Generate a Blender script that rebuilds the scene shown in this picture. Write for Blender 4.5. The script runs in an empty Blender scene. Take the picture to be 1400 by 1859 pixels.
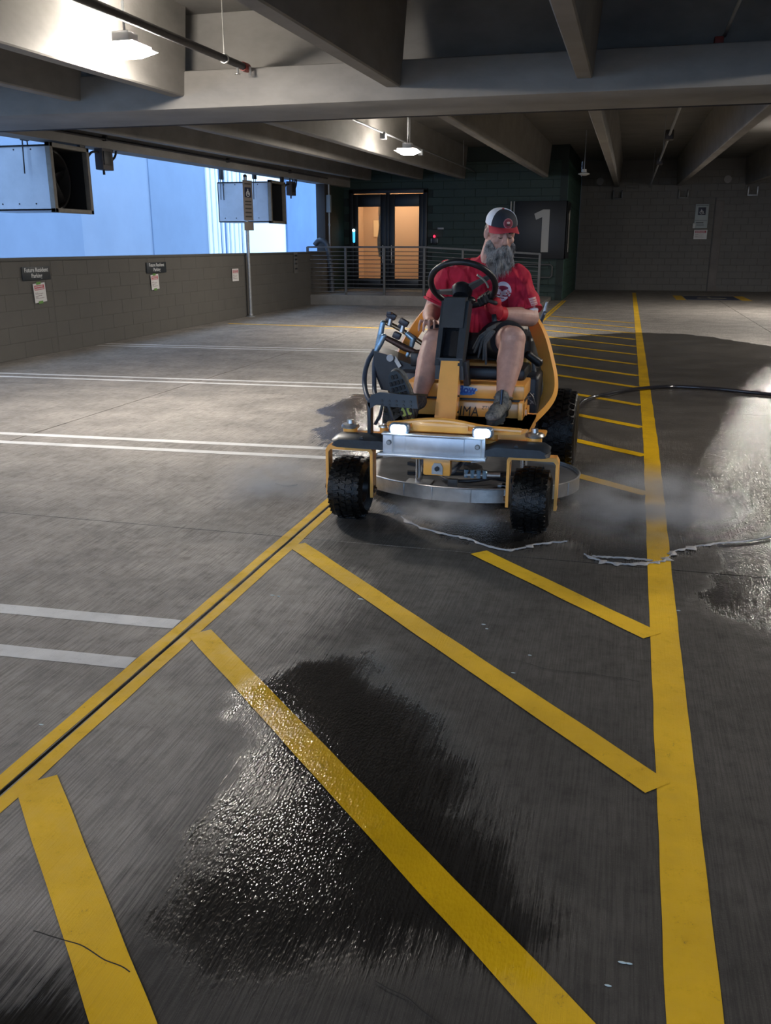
import bpy, bmesh, math, random
import numpy as np
from mathutils import Vector, Matrix, Quaternion, noise as mnoise
from mathutils.bvhtree import BVHTree
random.seed(7)
SC = bpy.context.scene
COL = SC.collection
# ------------------------------------------------------------------ camera
CAM_H = 1.5
cam_data = bpy.data.cameras.new('camera'); cam = bpy.data.objects.new('camera', cam_data); COL.objects.link(cam)
cam_data.sensor_fit = 'VERTICAL'; cam_data.sensor_height = 24.0; cam_data.lens = 1600.0/1859.0*24.0
cam_data.clip_start = 0.05; cam_data.clip_end = 200
_d = Vector((440, 484.5, -1600)).normalized()
_p = math.atan2(484.5, 1600)
_up = Vector((0, math.cos(_p), math.sin(_p)))
_x = _d.cross(_up)
R3 = Matrix((_x, _d, _up))
cam.matrix_world = Matrix.Translation((0, 0, CAM_H)) @ R3.to_4x4()
SC.camera = cam
# ------------------------------------------------------------------ world, exposure
W = bpy.data.worlds.new('overcast_sky'); SC.world = W; W.use_nodes = True
bg = W.node_tree.nodes['Background']
bg.inputs[0].default_value = (0.40, 0.63, 1.0, 1); bg.inputs[1].default_value = 3.8
SC.view_settings.view_transform = 'Standard'; SC.view_settings.look = 'None'
SC.view_settings.gamma = 1; SC.view_settings.use_curve_mapping = False
SC.view_settings.exposure = 0.0
LAMP_POWER = 430.0
HEADLIGHT_POWER = 60.0
# ------------------------------------------------------------------ helpers
class MB:
    def __init__(s): s.v = []; s.f = []
    def add(s, vs, fs, M=None):
        n = len(s.v)
        for p in vs:
            p = Vector(p)
            s.v.append(M @ p if M is not None else p)
        for f in fs: s.f.append([i+n for i in f])
        return s
    def box(s, x0, x1, y0, y1, z0, z1, M=None):
        vs = [(x, y, z) for x in (x0, x1) for y in (y0, y1) for z in (z0, z1)]
        return s.add(vs, [(0,1,3,2),(4,6,7,5),(0,4,5,1),(2,3,7,6),(0,2,6,4),(1,5,7,3)], M)
    def rbox(s, x0, x1, y0, y1, z0, z1, b=0.008, M=None, seg=2):
        bm = bmesh.new(); bmesh.ops.create_cube(bm, size=1)
        for v in bm.verts:
            v.co = Vector(((x0+x1)/2+v.co.x*(x1-x0), (y0+y1)/2+v.co.y*(y1-y0), (z0+z1)/2+v.co.z*(z1-z0)))
        bmesh.ops.bevel(bm, geom=list(bm.edges), offset=b, segments=seg, profile=0.5, affect='EDGES')
        bm.verts.index_update()
        s.add([v.co.copy() for v in bm.verts], [[v.index for v in f.verts] for f in bm.faces], M); bm.free(); return s
    def prism(s, poly, h0, h1, M=None, axis='z'):
        n = len(poly); m = {'z': lambda a,b,h:(a,b,h), 'y': lambda a,b,h:(a,h,b), 'x': lambda a,b,h:(h,a,b)}[axis]
        vs = [m(a,b,h0) for a,b in poly]+[m(a,b,h1) for a,b in poly]
        return s.add(vs, [list(range(n))[::-1], list(range(n,2*n))]+[(i,(i+1)%n,n+(i+1)%n,n+i) for i in range(n)], M)
    def cone(s, p0, p1, r0, r1=None, n=16, caps=True, M=None):
        if r1 is None: r1 = r0
        return s.tube([p0, p1], [r0, r1], n, caps, M)
    def tube(s, path, r, n=10, caps=True, M=None, flat=None, upv=None):
        path = [Vector(p) for p in path]
        if not hasattr(r, '__len__'): r = [r]*len(path)
        up = None; vs = []; fs = []
        for i, p in enumerate(path):
            t = (path[min(i+1, len(path)-1)]-path[max(i-1, 0)]).normalized()
            if upv is not None: a = Vector(upv); a = (a-t*a.dot(t)).normalized()
            elif up is None:
                a = Vector((0,0,1)) if abs(t.z) < .9 else Vector((1,0,0)); a = (a-t*a.dot(t)).normalized()
            else: a = (up-t*up.dot(t)).normalized()
            up = a; b = t.cross(a)
            if flat:
                w, h = flat
                sq = [(-w,-h),(w,-h),(w,h),(-w,h)]
                for (q, e) in sq: vs.append(p+b*q*r[i]+a*e*r[i])
            else:
                for k in range(n):
                    c = 2*math.pi*k/n; vs.append(p+(a*math.cos(c)+b*math.sin(c))*r[i])
        if flat: n = 4
        for i in range(len(path)-1):
            for k in range(n): fs.append((i*n+k, i*n+(k+1)%n, (i+1)*n+(k+1)%n, (i+1)*n+k))
        if caps: fs.append(list(range(n))[::-1]); fs.append([(len(path)-1)*n+k for k in range(n)])
        return s.add(vs, fs, M)
    def lathe(s, prof, n=32, M=None, close=False):
        vs = []; fs = []; m = len(prof)
        for i in range(n):
            c = 2*math.pi*i/n
            for (r, z) in prof: vs.append((r*math.cos(c), r*math.sin(c), z))
        for i in range(n):
            j = (i+1) % n
            for k in range(m if close else m-1):
                fs.append((i*m+k, j*m+k, j*m+(k+1)%m, i*m+(k+1)%m))
        if not close:
            if prof[0][0] > 1e-6: fs.append([i*m for i in range(n)][::-1])
            if prof[-1][0] > 1e-6: fs.append([i*m+m-1 for i in range(n)])
        return s.add(vs, fs, M)
    def ell(s, c, r, n=20, M=None, Q=None):
        vs = []; fs = []; h = n//2; c = Vector(c)
        if not hasattr(r, '__len__'): r = (r, r, r)
        for j in range(1, h):
            th = math.pi*j/h
            for i in range(n):
                ph = 2*math.pi*i/n
                p = Vector((r[0]*math.sin(th)*math.cos(ph), r[1]*math.sin(th)*math.sin(ph), r[2]*math.cos(th)))
                vs.append(c+(Q @ p if Q is not None else p))
        t = len(vs)
        a = Vector((0,0,r[2])); vs.append(c+(Q @ a if Q is not None else a)); vs.append(c-(Q @ a if Q is not None else a))
        for j in range(h-2):
            for i in range(n): fs.append((j*n+i, (j+1)*n+i, (j+1)*n+(i+1)%n, j*n+(i+1)%n))
        for i in range(n):
            fs.append((t, i, (i+1)%n)); fs.append((t+1, (h-2)*n+(i+1)%n, (h-2)*n+i))
        return s.add(vs, fs, M)
    def cap(s, p0, p1, r0, r1=None, n=16, M=None):      # tapered capsule
        if r1 is None: r1 = r0
        s.cone(p0, p1, r0, r1, n, True, M); s.ell(p0, r0, n, M); s.ell(p1, r1, n, M); return s
    def chain(s, pts, n=16, M=None):
        for (a, ra), (b, rb) in zip(pts, pts[1:]): s.cap(a, b, ra, rb, n, M)
        return s
def spline(pts, k=8):
    P = [Vector(p) for p in pts]; out = []
    for i in range(len(P)-1):
        a = P[max(i-1,0)]; b = P[i]; c = P[i+1]; d = P[min(i+2,len(P)-1)]
        for j in range(k):
            t = j/k
            out.append(0.5*((2*b)+(c-a)*t+(2*a-5*b+4*c-d)*t*t+(3*b-a-3*c+d)*t**3))
    out.append(P[-1]); return out
def wloc(o):
    v = Vector((0,0,0))
    while o: v += o.location; o = o.parent
    return v
def mesh_of(mb, name='m', shift=Vector((0,0,0)), sharp=35, fixn=True):
    me = bpy.data.meshes.new(name)
    me.from_pydata([tuple(Vector(p)-shift) for p in mb.v], [], mb.f); me.update()
    if fixn and len(mb.f) < 60000:
        bm = bmesh.new(); bm.from_mesh(me); bmesh.ops.recalc_face_normals(bm, faces=bm.faces); bm.to_mesh(me); bm.free()
    me.polygons.foreach_set('use_smooth', [True]*len(me.polygons))
    if sharp: me.set_sharp_from_angle(angle=math.radians(sharp))
    return me
def obj(name, mb, m, parent=None, sharp=35, label=None, loc=None, fixn=True):
    """one mesh object; mb is given in world coordinates"""
    L = wloc(parent) if parent else (Vector(loc) if loc else Vector((0,0,0)))
    me = mb if isinstance(mb, bpy.types.Mesh) else mesh_of(mb, name, L, sharp, fixn)
    if m is not None and not me.materials: me.materials.append(m)
    o = bpy.data.objects.new(name, me); COL.objects.link(o)
    if parent: o.parent = parent
    elif loc: o.location = loc
    if label: o['label'] = label
    return o
def tag(o, label=None, cat=None, group=None, kind=None):
    if label: o['label'] = label
    if cat: o['category'] = cat
    if group: o['group'] = group
    if kind: o['kind'] = kind
    return o
def thing(name, label, cat, loc=(0,0,0), group=None, kind=None):
    o = bpy.data.objects.new(name, None); COL.objects.link(o); o.location = loc; o.empty_display_size = .1
    return tag(o, label, cat, group, kind)
def struct(name, mb, m, **k):
    o = obj(name, mb, m, **k); o['kind'] = 'structure'; return o
def children(o): return [c for c in COL.objects if c.parent == o]
def dup(root, off, label=None, group=None):
    r = root.copy(); COL.objects.link(r); r.location = root.location+Vector(off)
    if label: r['label'] = label
    if group: r['group'] = group
    for c in children(root):
        d = c.copy(); COL.objects.link(d); d.parent = r
        for g in children(c):
            e = g.copy(); COL.objects.link(e); e.parent = d
    return r
def remesh(mb, vox, smooth=4, fac=0.5):
    me = mesh_of(mb, 'tmp', sharp=None)
    o = bpy.data.objects.new('tmp', me); COL.objects.link(o)
    r = o.modifiers.new('r', 'REMESH'); r.mode = 'VOXEL'; r.voxel_size = vox
    if smooth:
        sm = o.modifiers.new('s', 'SMOOTH'); sm.iterations = smooth; sm.factor = fac
    dg = bpy.context.evaluated_depsgraph_get(); dg.update()
    out = bpy.data.meshes.new_from_object(o.evaluated_get(dg))
    bpy.data.objects.remove(o); bpy.data.meshes.remove(me)
    return out
def shift_mesh(me, L):
    me.transform(Matrix.Translation(-Vector(L))); return me
def deform(me, fn):
    """move verts along normals by fn(co, n)"""
    me.update()
    co = [v.co.copy() for v in me.vertices]; no = [v.normal.copy() for v in me.vertices]
    for v, c, n in zip(me.vertices, co, no): v.co = c+n*fn(c, n)
    me.update()
def text_mesh(body, size, M, name='lettering', extrude=0.001, bold=0.0, spacing=1.0, align='CENTER', shear=0, xs=1.0, line=1.0):
    cu = bpy.data.curves.new(name, 'FONT'); cu.body = body; cu.size = size; cu.extrude = extrude; cu.offset = bold
    cu.align_x = align; cu.align_y = 'CENTER'; cu.space_character = spacing; cu.shear = shear; cu.space_line = line
    cu.resolution_u = 4
    o = bpy.data.objects.new('t', cu); COL.objects.link(o)
    dg = bpy.context.evaluated_depsgraph_get(); dg.update()
    me = bpy.data.meshes.new_from_object(o.evaluated_get(dg))
    bpy.data.objects.remove(o)
    me.transform(M @ Matrix.Scale(xs, 4, Vector((1,0,0))))
    me.name = name
    return me
def frame(origin, xdir, ydir):
    x = Vector(xdir).normalized(); y = Vector(ydir); y = (y-x*y.dot(x)).normalized(); z = x.cross(y)
    M = Matrix.Identity(4)
    for i in range(3): M[i][0] = x[i]; M[i][1] = y[i]; M[i][2] = z[i]; M[i][3] = origin[i]
    return M
# ------------------------------------------------------------------ materials
def C(r, g, b):            # sRGB 0-255 -> linear
    f = lambda c: (c/255/12.92) if c/255 <= .04045 else ((c/255+.055)/1.055)**2.4
    return (f(r), f(g), f(b), 1)
MATS = {}
def NT(m): return m.node_tree.nodes, m.node_tree.links
def mat(name, col, rough=.6, metal=0, var=.0, vs=8, bump=0, bs=60, emit=None, es=0, coat=0, stretch=None, spec=None, var_col=None, vd=4):
    if name in MATS: return MATS[name]
    m = bpy.data.materials.new(name); m.use_nodes = True; N, L = NT(m)
    b = N['Principled BSDF']; b.inputs['Base Color'].default_value = col
    b.inputs['Roughness'].default_value = rough; b.inputs['Metallic'].default_value = metal
    if coat: b.inputs['Coat Weight'].default_value = coat; b.inputs['Coat Roughness'].default_value = .1
    if spec is not None: b.inputs['Specular IOR Level'].default_value = spec
    if emit: b.inputs['Emission Color'].default_value = emit; b.inputs['Emission Strength'].default_value = es
    g = N.new('ShaderNodeNewGeometry')
    src = g.outputs['Position']
    if stretch:
        mp = N.new('ShaderNodeMapping'); mp.inputs['Scale'].default_value = stretch; L.new(src, mp.inputs['Vector']); src = mp.outputs[0]
    if var:
        n = N.new('ShaderNodeTexNoise'); n.inputs['Scale'].default_value = vs; n.inputs['Detail'].default_value = vd; n.inputs['Roughness'].default_value = .65
        L.new(src, n.inputs['Vector'])
        r = N.new('ShaderNodeValToRGB'); e = r.color_ramp.elements
        e[0].position = .3; e[1].position = .7
        c2 = var_col or tuple(c*(1-var) for c in col[:3])+(1,)
        e[0].color = c2; e[1].color = tuple(min(1, c*(1+var*.6)) for c in col[:3])+(1,)
        L.new(n.outputs[0], r.inputs[0]); L.new(r.outputs[0], b.inputs['Base Color'])
        mr = N.new('ShaderNodeMapRange'); mr.inputs[3].default_value = rough*.85; mr.inputs[4].default_value = min(1, rough*1.15)
        L.new(n.outputs[0], mr.inputs[0]); L.new(mr.outputs[0], b.inputs['Roughness'])
    if bump:
        n2 = N.new('ShaderNodeTexNoise'); n2.inputs['Scale'].default_value = bs; n2.inputs['Detail'].default_value = 3
        L.new(src, n2.inputs['Vector'])
        bp = N.new('ShaderNodeBump'); bp.inputs['Strength'].default_value = bump; bp.inputs['Distance'].default_value = .004
        L.new(n2.outputs[0], bp.inputs['Height']); L.new(bp.outputs[0], b.inputs['Normal'])
    MATS[name] = m; return m
def floor_mat(name, col, var=.3, paint=False):
    m = bpy.data.materials.new(name); m.use_nodes = True; N, L = NT(m); b = N['Principled BSDF']
    g = N.new('ShaderNodeNewGeometry'); P = g.outputs['Position']
    def nz(scale, detail=3, rough=.6, sc=None, w=0):
        src = P
        if sc:
            mp = N.new('ShaderNodeMapping'); mp.inputs['Scale'].default_value = sc; mp.inputs['Location'].default_value = (w, w, 0)
            L.new(P, mp.inputs['Vector']); src = mp.outputs[0]
        n = N.new('ShaderNodeTexNoise'); n.inputs['Scale'].default_value = scale; n.inputs['Detail'].default_value = detail; n.inputs['Roughness'].default_value = rough
        L.new(src, n.inputs['Vector']); return n.outputs[0]
    def mth(op, a, b_=None, c=None):
        n = N.new('ShaderNodeMath'); n.operation = op
        for i, q in enumerate((a, b_, c)):
            if q is None: continue
            if isinstance(q, (int, float)): n.inputs[i].default_value = q
            else: L.new(q, n.inputs[i])
        return n.outputs[0]
    def mr(x, a, b_, c, d, smooth=True):
        n = N.new('ShaderNodeMapRange'); n.interpolation_type = 'SMOOTHSTEP' if smooth else 'LINEAR'
        L.new(x, n.inputs[0])
        for i, q in zip((1,2,3,4), (a,b_,c,d)):
            if isinstance(q, (int, float)): n.inputs[i].default_value = q
            else: L.new(q, n.inputs[i])
        return n.outputs[0]
    def attr(nm):
        a = N.new('ShaderNodeAttribute'); a.attribute_name = nm; return a.outputs['Fac']
    def mixc(f, a, c):
        n = N.new('ShaderNodeMix'); n.data_type = 'RGBA'
        if isinstance(f, (int,float)): n.inputs[0].default_value = f
        else: L.new(f, n.inputs[0])
        for i, q in ((6,a),(7,c)):
            if isinstance(q, tuple): n.inputs[i].default_value = q
            else: L.new(q, n.inputs[i])
        return n.outputs[2]
    n1 = nz(2.2, 5); n2 = nz(14, 4, .7); n3 = nz(1, 4, .75, (150, 3.5, 1)); n4 = nz(220, 2); n5 = nz(1, 3, .7, (420, 60, 1)); n6 = nz(330, 1)
    vo = N.new('ShaderNodeTexVoronoi'); vo.inputs['Scale'].default_value = 1
    vm = N.new('ShaderNodeMapping'); vm.inputs['Scale'].default_value = (150, 70, 1); L.new(P, vm.inputs['Vector']); L.new(vm.outputs[0], vo.inputs['Vector']); v1 = vo.outputs['Distance']
    edge = mth('ADD', mth('MULTIPLY', mth('SUBTRACT', n1, .5), .55), mth('MULTIPLY', mth('SUBTRACT', n3, .5), .25))
    wet = mr(mth('ADD', attr('wet'), edge), -.04, mr(attr('soft'), 0, 1, .10, .30), 0, 1)
    damp = mr(mth('ADD', attr('damp'), mth('MULTIPLY', edge, 1.2)), -.12, .22, 0, 1)
    k = tuple
    dark = tuple(c*(1-var) for c in col[:3])+(1,)
    lite = tuple(min(1, c*(1+var*.5)) for c in col[:3])+(1,)
    base = mixc(mr(n1, .3, .7, 0, 1), dark, lite)
    sp = mr(n2, .52, .75, 0, .45 if not paint else .22)
    base = mixc(sp, base, tuple(c*.45 for c in col[:3])+(1,))
    if paint:   # worn through to concrete in flecks
        worn = mr(mth('ADD', mth('MULTIPLY', n4, .5), mth('MULTIPLY', n2, .5)), .60, .70, 0, .6)
        base = mixc(worn, base, (.07,.065,.06,1))
    else:
        agg = mr(n4, .60, .70, 0, .6)
        base = mixc(agg, base, (.42,.40,.37,1))
        tin = mr(n3, .40, .62, 0, .42)
        base = mixc(tin, base, (.03,.03,.03,1))
    wd = .33 if not paint else .75
    dd = .21 if not paint else .95
    base = mixc(damp, base, mixc(1-dd, base, (0.0,0,0,1)))
    base = mixc(wet, base, mixc(1-wd, base, (0.0,0,0,1)))
    L.new(base, b.inputs['Base Color'])
    r1 = mr(n2, .3, .7, .55, .85); r2 = mr(n2, .3, .7, .58, .75); r3 = mr(n2, .35, .65, .03, .08)
    def mixf(f, a, c):
        n = N.new('ShaderNodeMix'); L.new(f, n.inputs[0]); L.new(a, n.inputs[2]); L.new(c, n.inputs[3]); return n.outputs[0]
    L.new(mixf(wet, mixf(damp, r1, r2), r3), b.inputs['Roughness'])
    h = mth('ADD', mth('MULTIPLY', n3, 1.0), mth('MULTIPLY', n4, .35))
    h = mth('ADD', h, mth('MULTIPLY', n2, .5)); hw = mth('ADD', mth('ADD', mth('MULTIPLY', v1, .60), mth('MULTIPLY', n3, .40)), mth('MULTIPLY', n2, .9))
    bp = N.new('ShaderNodeBump'); bp.inputs['Distance'].default_value = .006
    L.new(mr(wet, 0, 1, .55 if not paint else   .35, .30), bp.inputs['Strength']); L.new(mr(mth('MAXIMUM', wet, damp), 0, 1, .5, .22), b.inputs['Specular IOR Level'])
    mh = N.new('ShaderNodeMix'); L.new(wet, mh.inputs[0]); L.new(h, mh.inputs[2]); L.new(hw, mh.inputs[3])
    L.new(mh.outputs[0], bp.inputs['Height']); L.new(bp.outputs[0], b.inputs['Normal'])
    MATS[name] = m; return m
M_FLOOR = floor_mat('broomed_concrete', (.30,.275,.25,1), .28)
M_YEL = floor_mat('yellow_road_paint', (.78,.47,.012,1), .18, True)
M_WHT = floor_mat('white_road_paint', (.62,.62,.62,1), .2, True)
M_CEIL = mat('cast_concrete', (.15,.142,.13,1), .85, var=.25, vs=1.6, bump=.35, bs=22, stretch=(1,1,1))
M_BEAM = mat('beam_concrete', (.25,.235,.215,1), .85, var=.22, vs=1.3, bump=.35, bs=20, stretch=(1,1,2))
M_BLOCK = mat('grey_painted_block', (.115,.108,.096,1), .8, var=.10, vs=3, bump=.5, bs=120)
M_MORT = mat('painted_mortar', (.110,.103,.092,1), .9, bump=.4, bs=90)
M_BACK = mat('bare_block', (.17,.16,.145,1), .85, var=.12, vs=1.5, bump=.5, bs=100)
M_BACKM = mat('bare_mortar', (.16,.15,.138,1), .9)
M_GREEN = mat('dark_green_paint', (.018,.040,.032,1), .6, var=.15, vs=2, bump=.4, bs=90)
M_GREENM = mat('dark_green_mortar', (.010,.020,.017,1), .7)
M_BLACK = mat('black_plastic', (.012,.013,.016,1), .38, var=.3, vs=30, bump=.15, bs=300)
M_RUB = mat('wet_rubber', (.004,.004,.004,1), .36, spec=.3, var=.4, vs=60, bump=.8, bs=120)
M_TANK = mat('navy_black_plastic', (.014,.018,.026,1), .45, var=.3, vs=20)
M_YPAINT = mat('machine_yellow', (.95,.44,.085,1), .34, var=.06, vs=10, coat=.5)
M_STEEL = mat('stainless_steel', (.55,.54,.52,1), .32, .85, var=.2, vs=18, bump=.1, bs=80)
M_GALV = mat('galvanised_steel', (.36,.37,.38,1), .5, .7, var=.2, vs=25)
M_DISC = mat('deck_top_metal', (.16,.16,.165,1), .4, .5, var=.35, vs=9)
M_BRASS = mat('tarnished_brass', (.30,.22,.14,1), .35, .9, var=.3, vs=90)
M_HOSE = mat('blue_grey_hose', (.055,.075,.11,1), .4, var=.2, vs=30)
M_DKMET = mat('dark_metal', (.03,.03,.032,1), .5, .4)
M_RAIL = mat('railing_grey_paint', (.10,.10,.10,1), .5)
M_IRON = mat('black_iron_pipe', (.05,.045,.045,1), .5, .5, var=.3, vs=20)
M_REDFIT = mat('red_sprinkler_fitting', (.25,.03,.02,1), .5)
M_WHITE = mat('white_paper', (.72,.70,.68,1), .8, var=.05, vs=30)
M_RED = mat('red_print', (.50,.06,.08,1), .7)
M_GTAPE = mat('green_tape', (.13,.30,.06,1), .6)
M_SIGN = mat('charcoal_sign', (.018,.024,.030,1), .5)
M_LET = mat('sign_white', (.62,.63,.62,1), .6)
M_GLASS = mat('lamp_lens', (.9,.9,.9,1), .3, emit=(1,.93,.84,1), es=LAMP_POWER)
# ------------------------------------------------------------------ lamps (shared builder)
def garage_lamp(x, y, z, label, lit=True, rod=0.6, group='square garage ceiling lamps'):
    t = thing('garage_lamp', label, 'lamp', (x, y, z), group)
    if lit:
        m = MB(); w = .195
        M = Matrix.Translation((x,y,z))
        m.prism([(-w,-w),(w,-w),(w,w),(-w,w)], 0, .001, M)
        vs = [(-w,-w,0),(w,-w,0),(w,w,0),(-w,w,0),(-.09,-.09,-.06),(.09,-.09,-.06),(.09,.09,-.06),(-.09,.09,-.06)]
        m = MB(); m.add(vs, [(0,1,2,3),(7,6,5,4),(0,4,5,1),(1,5,6,2),(2,6,7,3),(3,7,4,0)], M)
        obj('lens', m, M_GLASS, t)
        h = MB().rbox(x-.16,x+.16,y-.16,y+.16,z,z+.04,.01); h.rbox(x-.08,x+.08,y-.08,y+.08,z+.05,z+.13,.01)
        obj('housing', h, mat('lamp_housing', (.5,.5,.5,1), .5), t)
    else:
        h = MB().lathe([(0,-.05),(.05,-.05),(.13,-.02),(.125,.0),(.06,.02),(.05,.09),(0,.09)], 20, Matrix.Translation((x,y,z)))
        obj('housing', h, mat('lamp_unlit', (.42,.42,.40,1), .5), t)
    r = MB().cone((x,y,z+.08),(x,y,z+rod),.012,.012,8); obj('stem', r, M_GALV, t)
    return t
ZS = lambda y: 2.97+.018*(y-9.1)          # underside of the stems
ZC = lambda y: 3.80+.018*(y-9.4)          # underside of the slab
def lamp_at(x, y, label, lit=True, z=3.08): return garage_lamp(x, y, z, label, lit, ZC(y)-z)
lamp_at(-4.22, 7.42, 'lit square white lamp close by, in front of the big cross beam')
lamp_at(-3.86, 16.2, 'lit square white lamp beyond the cross beam, above the railing')
lamp_at(-1.11, 22.4, 'small unlit round lamp hanging on a rod near the far end', False, 3.1)
for (x, y, lb) in [(3.75,22.3,'lit square lamp off to the right near the back wall'),(3.8,14.3,'lit square lamp off to the right beyond the cross beam'),(3.4,6.6,'lit square lamp off to the right before the cross beam'),(-4.2,-1.6,'lit square lamp behind and left of the viewpoint'),(1.6,-1.6,'added unseen square lamp behind and right of the viewpoint, lighting the rider')]:
    lamp_at(x, y, lb)  # out of view; the one behind right is added to light the rider
# ------------------------------------------------------------------ wetness fields
def sdf(poly, X, Y):
    poly = np.array(poly, float); n = len(poly); d = np.full(X.shape, 1e9); ins = np.zeros(X.shape, bool)
    for i in range(n):
        a = poly[i]; b = poly[(i+1)%n]; e = b-a
        t = np.clip(((X-a[0])*e[0]+(Y-a[1])*e[1])/(e@e+1e-12), 0, 1)
        d = np.minimum(d, np.hypot(X-a[0]-t*e[0], Y-a[1]-t*e[1]))
        c = ((a[1] > Y) != (b[1] > Y))
        with np.errstate(divide='ignore', invalid='ignore'):
            xi = (b[0]-a[0])*(Y-a[1])/(b[1]-a[1]+1e-12)+a[0]
        ins ^= c & (X < xi)
    return np.where(ins, d, -d)
def FL(x, y, z=0.0):      # photograph pixel -> point on the floor (used once, for painted and wet outlines)
    r = R3 @ Vector((x-700, -(y-929.5), -1600)); t = (z-CAM_H)/r.z
    return (r.x*t, r.y*t)
WET = [[FL(*q) for q in [(985,614),(1080,606),(1150,603),(1250,606),(1400,628)]]+[(6,13.5),(8,8),(6,4.5)]
       +[FL(*q) for q in [(1400,985),(1300,995),(1215,1022),(1090,1018),(1020,990),(930,1000),(840,985),(745,950),(690,925),(640,880),(600,840),(560,800),(585,770),(565,745),(640,716),(720,712)]]+[(-1.1,12)],
       [FL(*q) for q in [(640,1170),(560,1185),(480,1225),(410,1260),(425,1330),(380,1420),(300,1530),(230,1650),(215,1720),(300,1859),(1050,1859),(1100,1700),(1000,1500),(880,1330),(760,1210),(700,1165)]],
       [FL(*q) for q in [(0,1800),(120,1700),(240,1760),(300,1859)]]+[(-.5,.6),(-2,.6)],
       [FL(*q) for q in [(1270,870),(1400,850)]]+[(3.5,4.5),(3,3)]+[FL(*q) for q in [(1400,1330),(1370,1200),(1240,1090),(1300,1030)]]]
DAMP = [[FL(*q) for q in [(590,925),(650,920),(800,950),(1000,970),(1100,985),(1215,985),(1400,950)]]+[(9,4.2),(9,-3),(-2.5,-3),(-2.2,1.0)]+[FL(*q) for q in [(120,1690),(250,1560),(380,1400),(420,1250),(520,1190),(620,1080),(560,1000)]]]
def field(polys, co):
    X, Y = co[:,0], co[:,1]
    return np.max([sdf(p, X, Y) for p in polys], axis=0)
def add_fields(me, off=(0,0,0)):
    co = np.empty(len(me.vertices)*3); me.vertices.foreach_get('co', co); co = co.reshape(-1,3)+np.array(off)
    for nm, P in (('wet', WET), ('damp', DAMP)):
        a = me.attributes.new(nm, 'FLOAT', 'POINT'); a.data.foreach_set('value', field(P, co).astype(np.float32))
    a = me.attributes.new('soft', 'FLOAT', 'POINT')       # how gradually the wet edge dries out
    a.data.foreach_set('value', np.clip((4.2-co[:,1])*1.2, 0, 1).astype(np.float32)*np.clip((co[:,0]+1.15)*2.5, 0, 1).astype(np.float32))
def patch(x0, x1, y0, y1, z0, z1, step):
    nx = max(1, int((x1-x0)/step)); ny = max(1, int((y1-y0)/step))
    m = MB()
    for j in range(ny+1):
        for i in range(nx+1): m.v.append(Vector((x0+(x1-x0)*i/nx, y0+(y1-y0)*j/ny, z1)))
    for j in range(ny):
        for i in range(nx): k = j*(nx+1)+i; m.f.append([k, k+1, k+nx+2, k+nx+1])
    b = [(x0,y0,z1),(x1,y0,z1),(x1,y1,z1),(x0,y1,z1),(x0,y0,z0),(x1,y0,z0),(x1,y1,z0),(x0,y1,z0)]
    m.add(b, [(0,4,5,1),(1,5,6,2),(2,6,7,3),(3,7,4,0)])
    return m
# ------------------------------------------------------------------ floor
flo = struct('floor', MB().box(-8.3, 12.2, -6.2, 33, -.30, -.03), mat('joint_filler', (.02,.018,.016,1), .9))
JX = [-8.15, -4.67, -1.62, 2.6, 7.0, 12.0]; JY = [-6, -.25, 4.21, 8.65, 13.1, 17.5, 22.0, 26.5, 32.8]
for i in range(len(JX)-1):
    for j in range(len(JY)-1):
        g = .006
        near = JY[j] < 13 and JX[i] < 7 and JX[i+1] > -4
        mb = patch(JX[i]+g, JX[i+1]-g, JY[j]+g*.7, JY[j+1]-g*.7, -.05, 0, .06 if near else .2)
        me = mesh_of(mb, 'floor_slab', fixn=False); add_fields(me); obj('floor_slab', me, M_FLOOR, flo)
def stripe(name, pts, w, m, z=.0015):
    """a painted stripe with slightly wobbly edges; pts = centre line"""
    P = []; 
    for a, b in zip(pts, pts[1:]):
        a = Vector(a); b = Vector(b); n = max(2, int((b-a).length/.05))
        P += [a.lerp(b, t/n) for t in range(n)]
    P.append(Vector(pts[-1]))
    mb = MB(); n = len(P)
    for i, p in enumerate(P):
        t = (P[min(i+1,n-1)]-P[max(i-1,0)]).normalized(); q = Vector((-t.y, t.x))
        k = .004*mnoise.noise(Vector((p.x*4, p.y*4, 1))); k2 = .004*mnoise.noise(Vector((p.x*4, p.y*4, 9)))
        for s in (w/2+k, w/4, 0, -w/4, -w/2+k2): e = p+q*s; mb.v.append(Vector((e.x, e.y, z)))
    for i in range(n-1):
        for j in range(4): k = i*5+j; mb.f.append([k, k+1, k+6, k+5])
    me = mesh_of(mb, name, fixn=False)
    if me.polygons[0].normal.z < 0: me.flip_normals()
    add_fields(me)
    return obj(name, me, m, flo)
V2 = lambda *a: Vector(a)
stripe('yellow_stripe', [V2(-1.655,.9), V2(-1.655,26)], .052, M_YEL)
stripe('yellow_stripe', [V2(-1.583,.9), V2(-1.583,26)], .052, M_YEL)
stripe('yellow_stripe', [V2(.245,1.0), V2(.247,1.6), V2(.262,4.0), V2(.29,7), V2(.30,12), V2(.315,31)], .112, M_YEL)
for k, yr in enumerate([1.24-.98, 1.24, 2.32, 3.40, 5.58, 6.67, 7.77, 8.9, 10.05, 11.0, 12.08, 13.2, 14.3, 15.4, 16.5, 17.6, 18.7]):
    if k == 1: a, b = V2(-1.56, 2.97), V2(.21, 1.235)
    elif k == 0: a, b = V2(-1.555, 1.905), V2(-.35, .70)
    elif k == 2: a, b = V2(-1.56, 4.10), V2(.20, 2.33)
    elif k == 3: a, b = V2(-.62, 4.22), V2(.21, 3.40)
    else: a, b = V2(-1.56, yr+1.45), V2(.235, yr)
    stripe('yellow_stripe', [a, b], .117 if k == 0 else .102, M_YEL, .0030)
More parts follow.
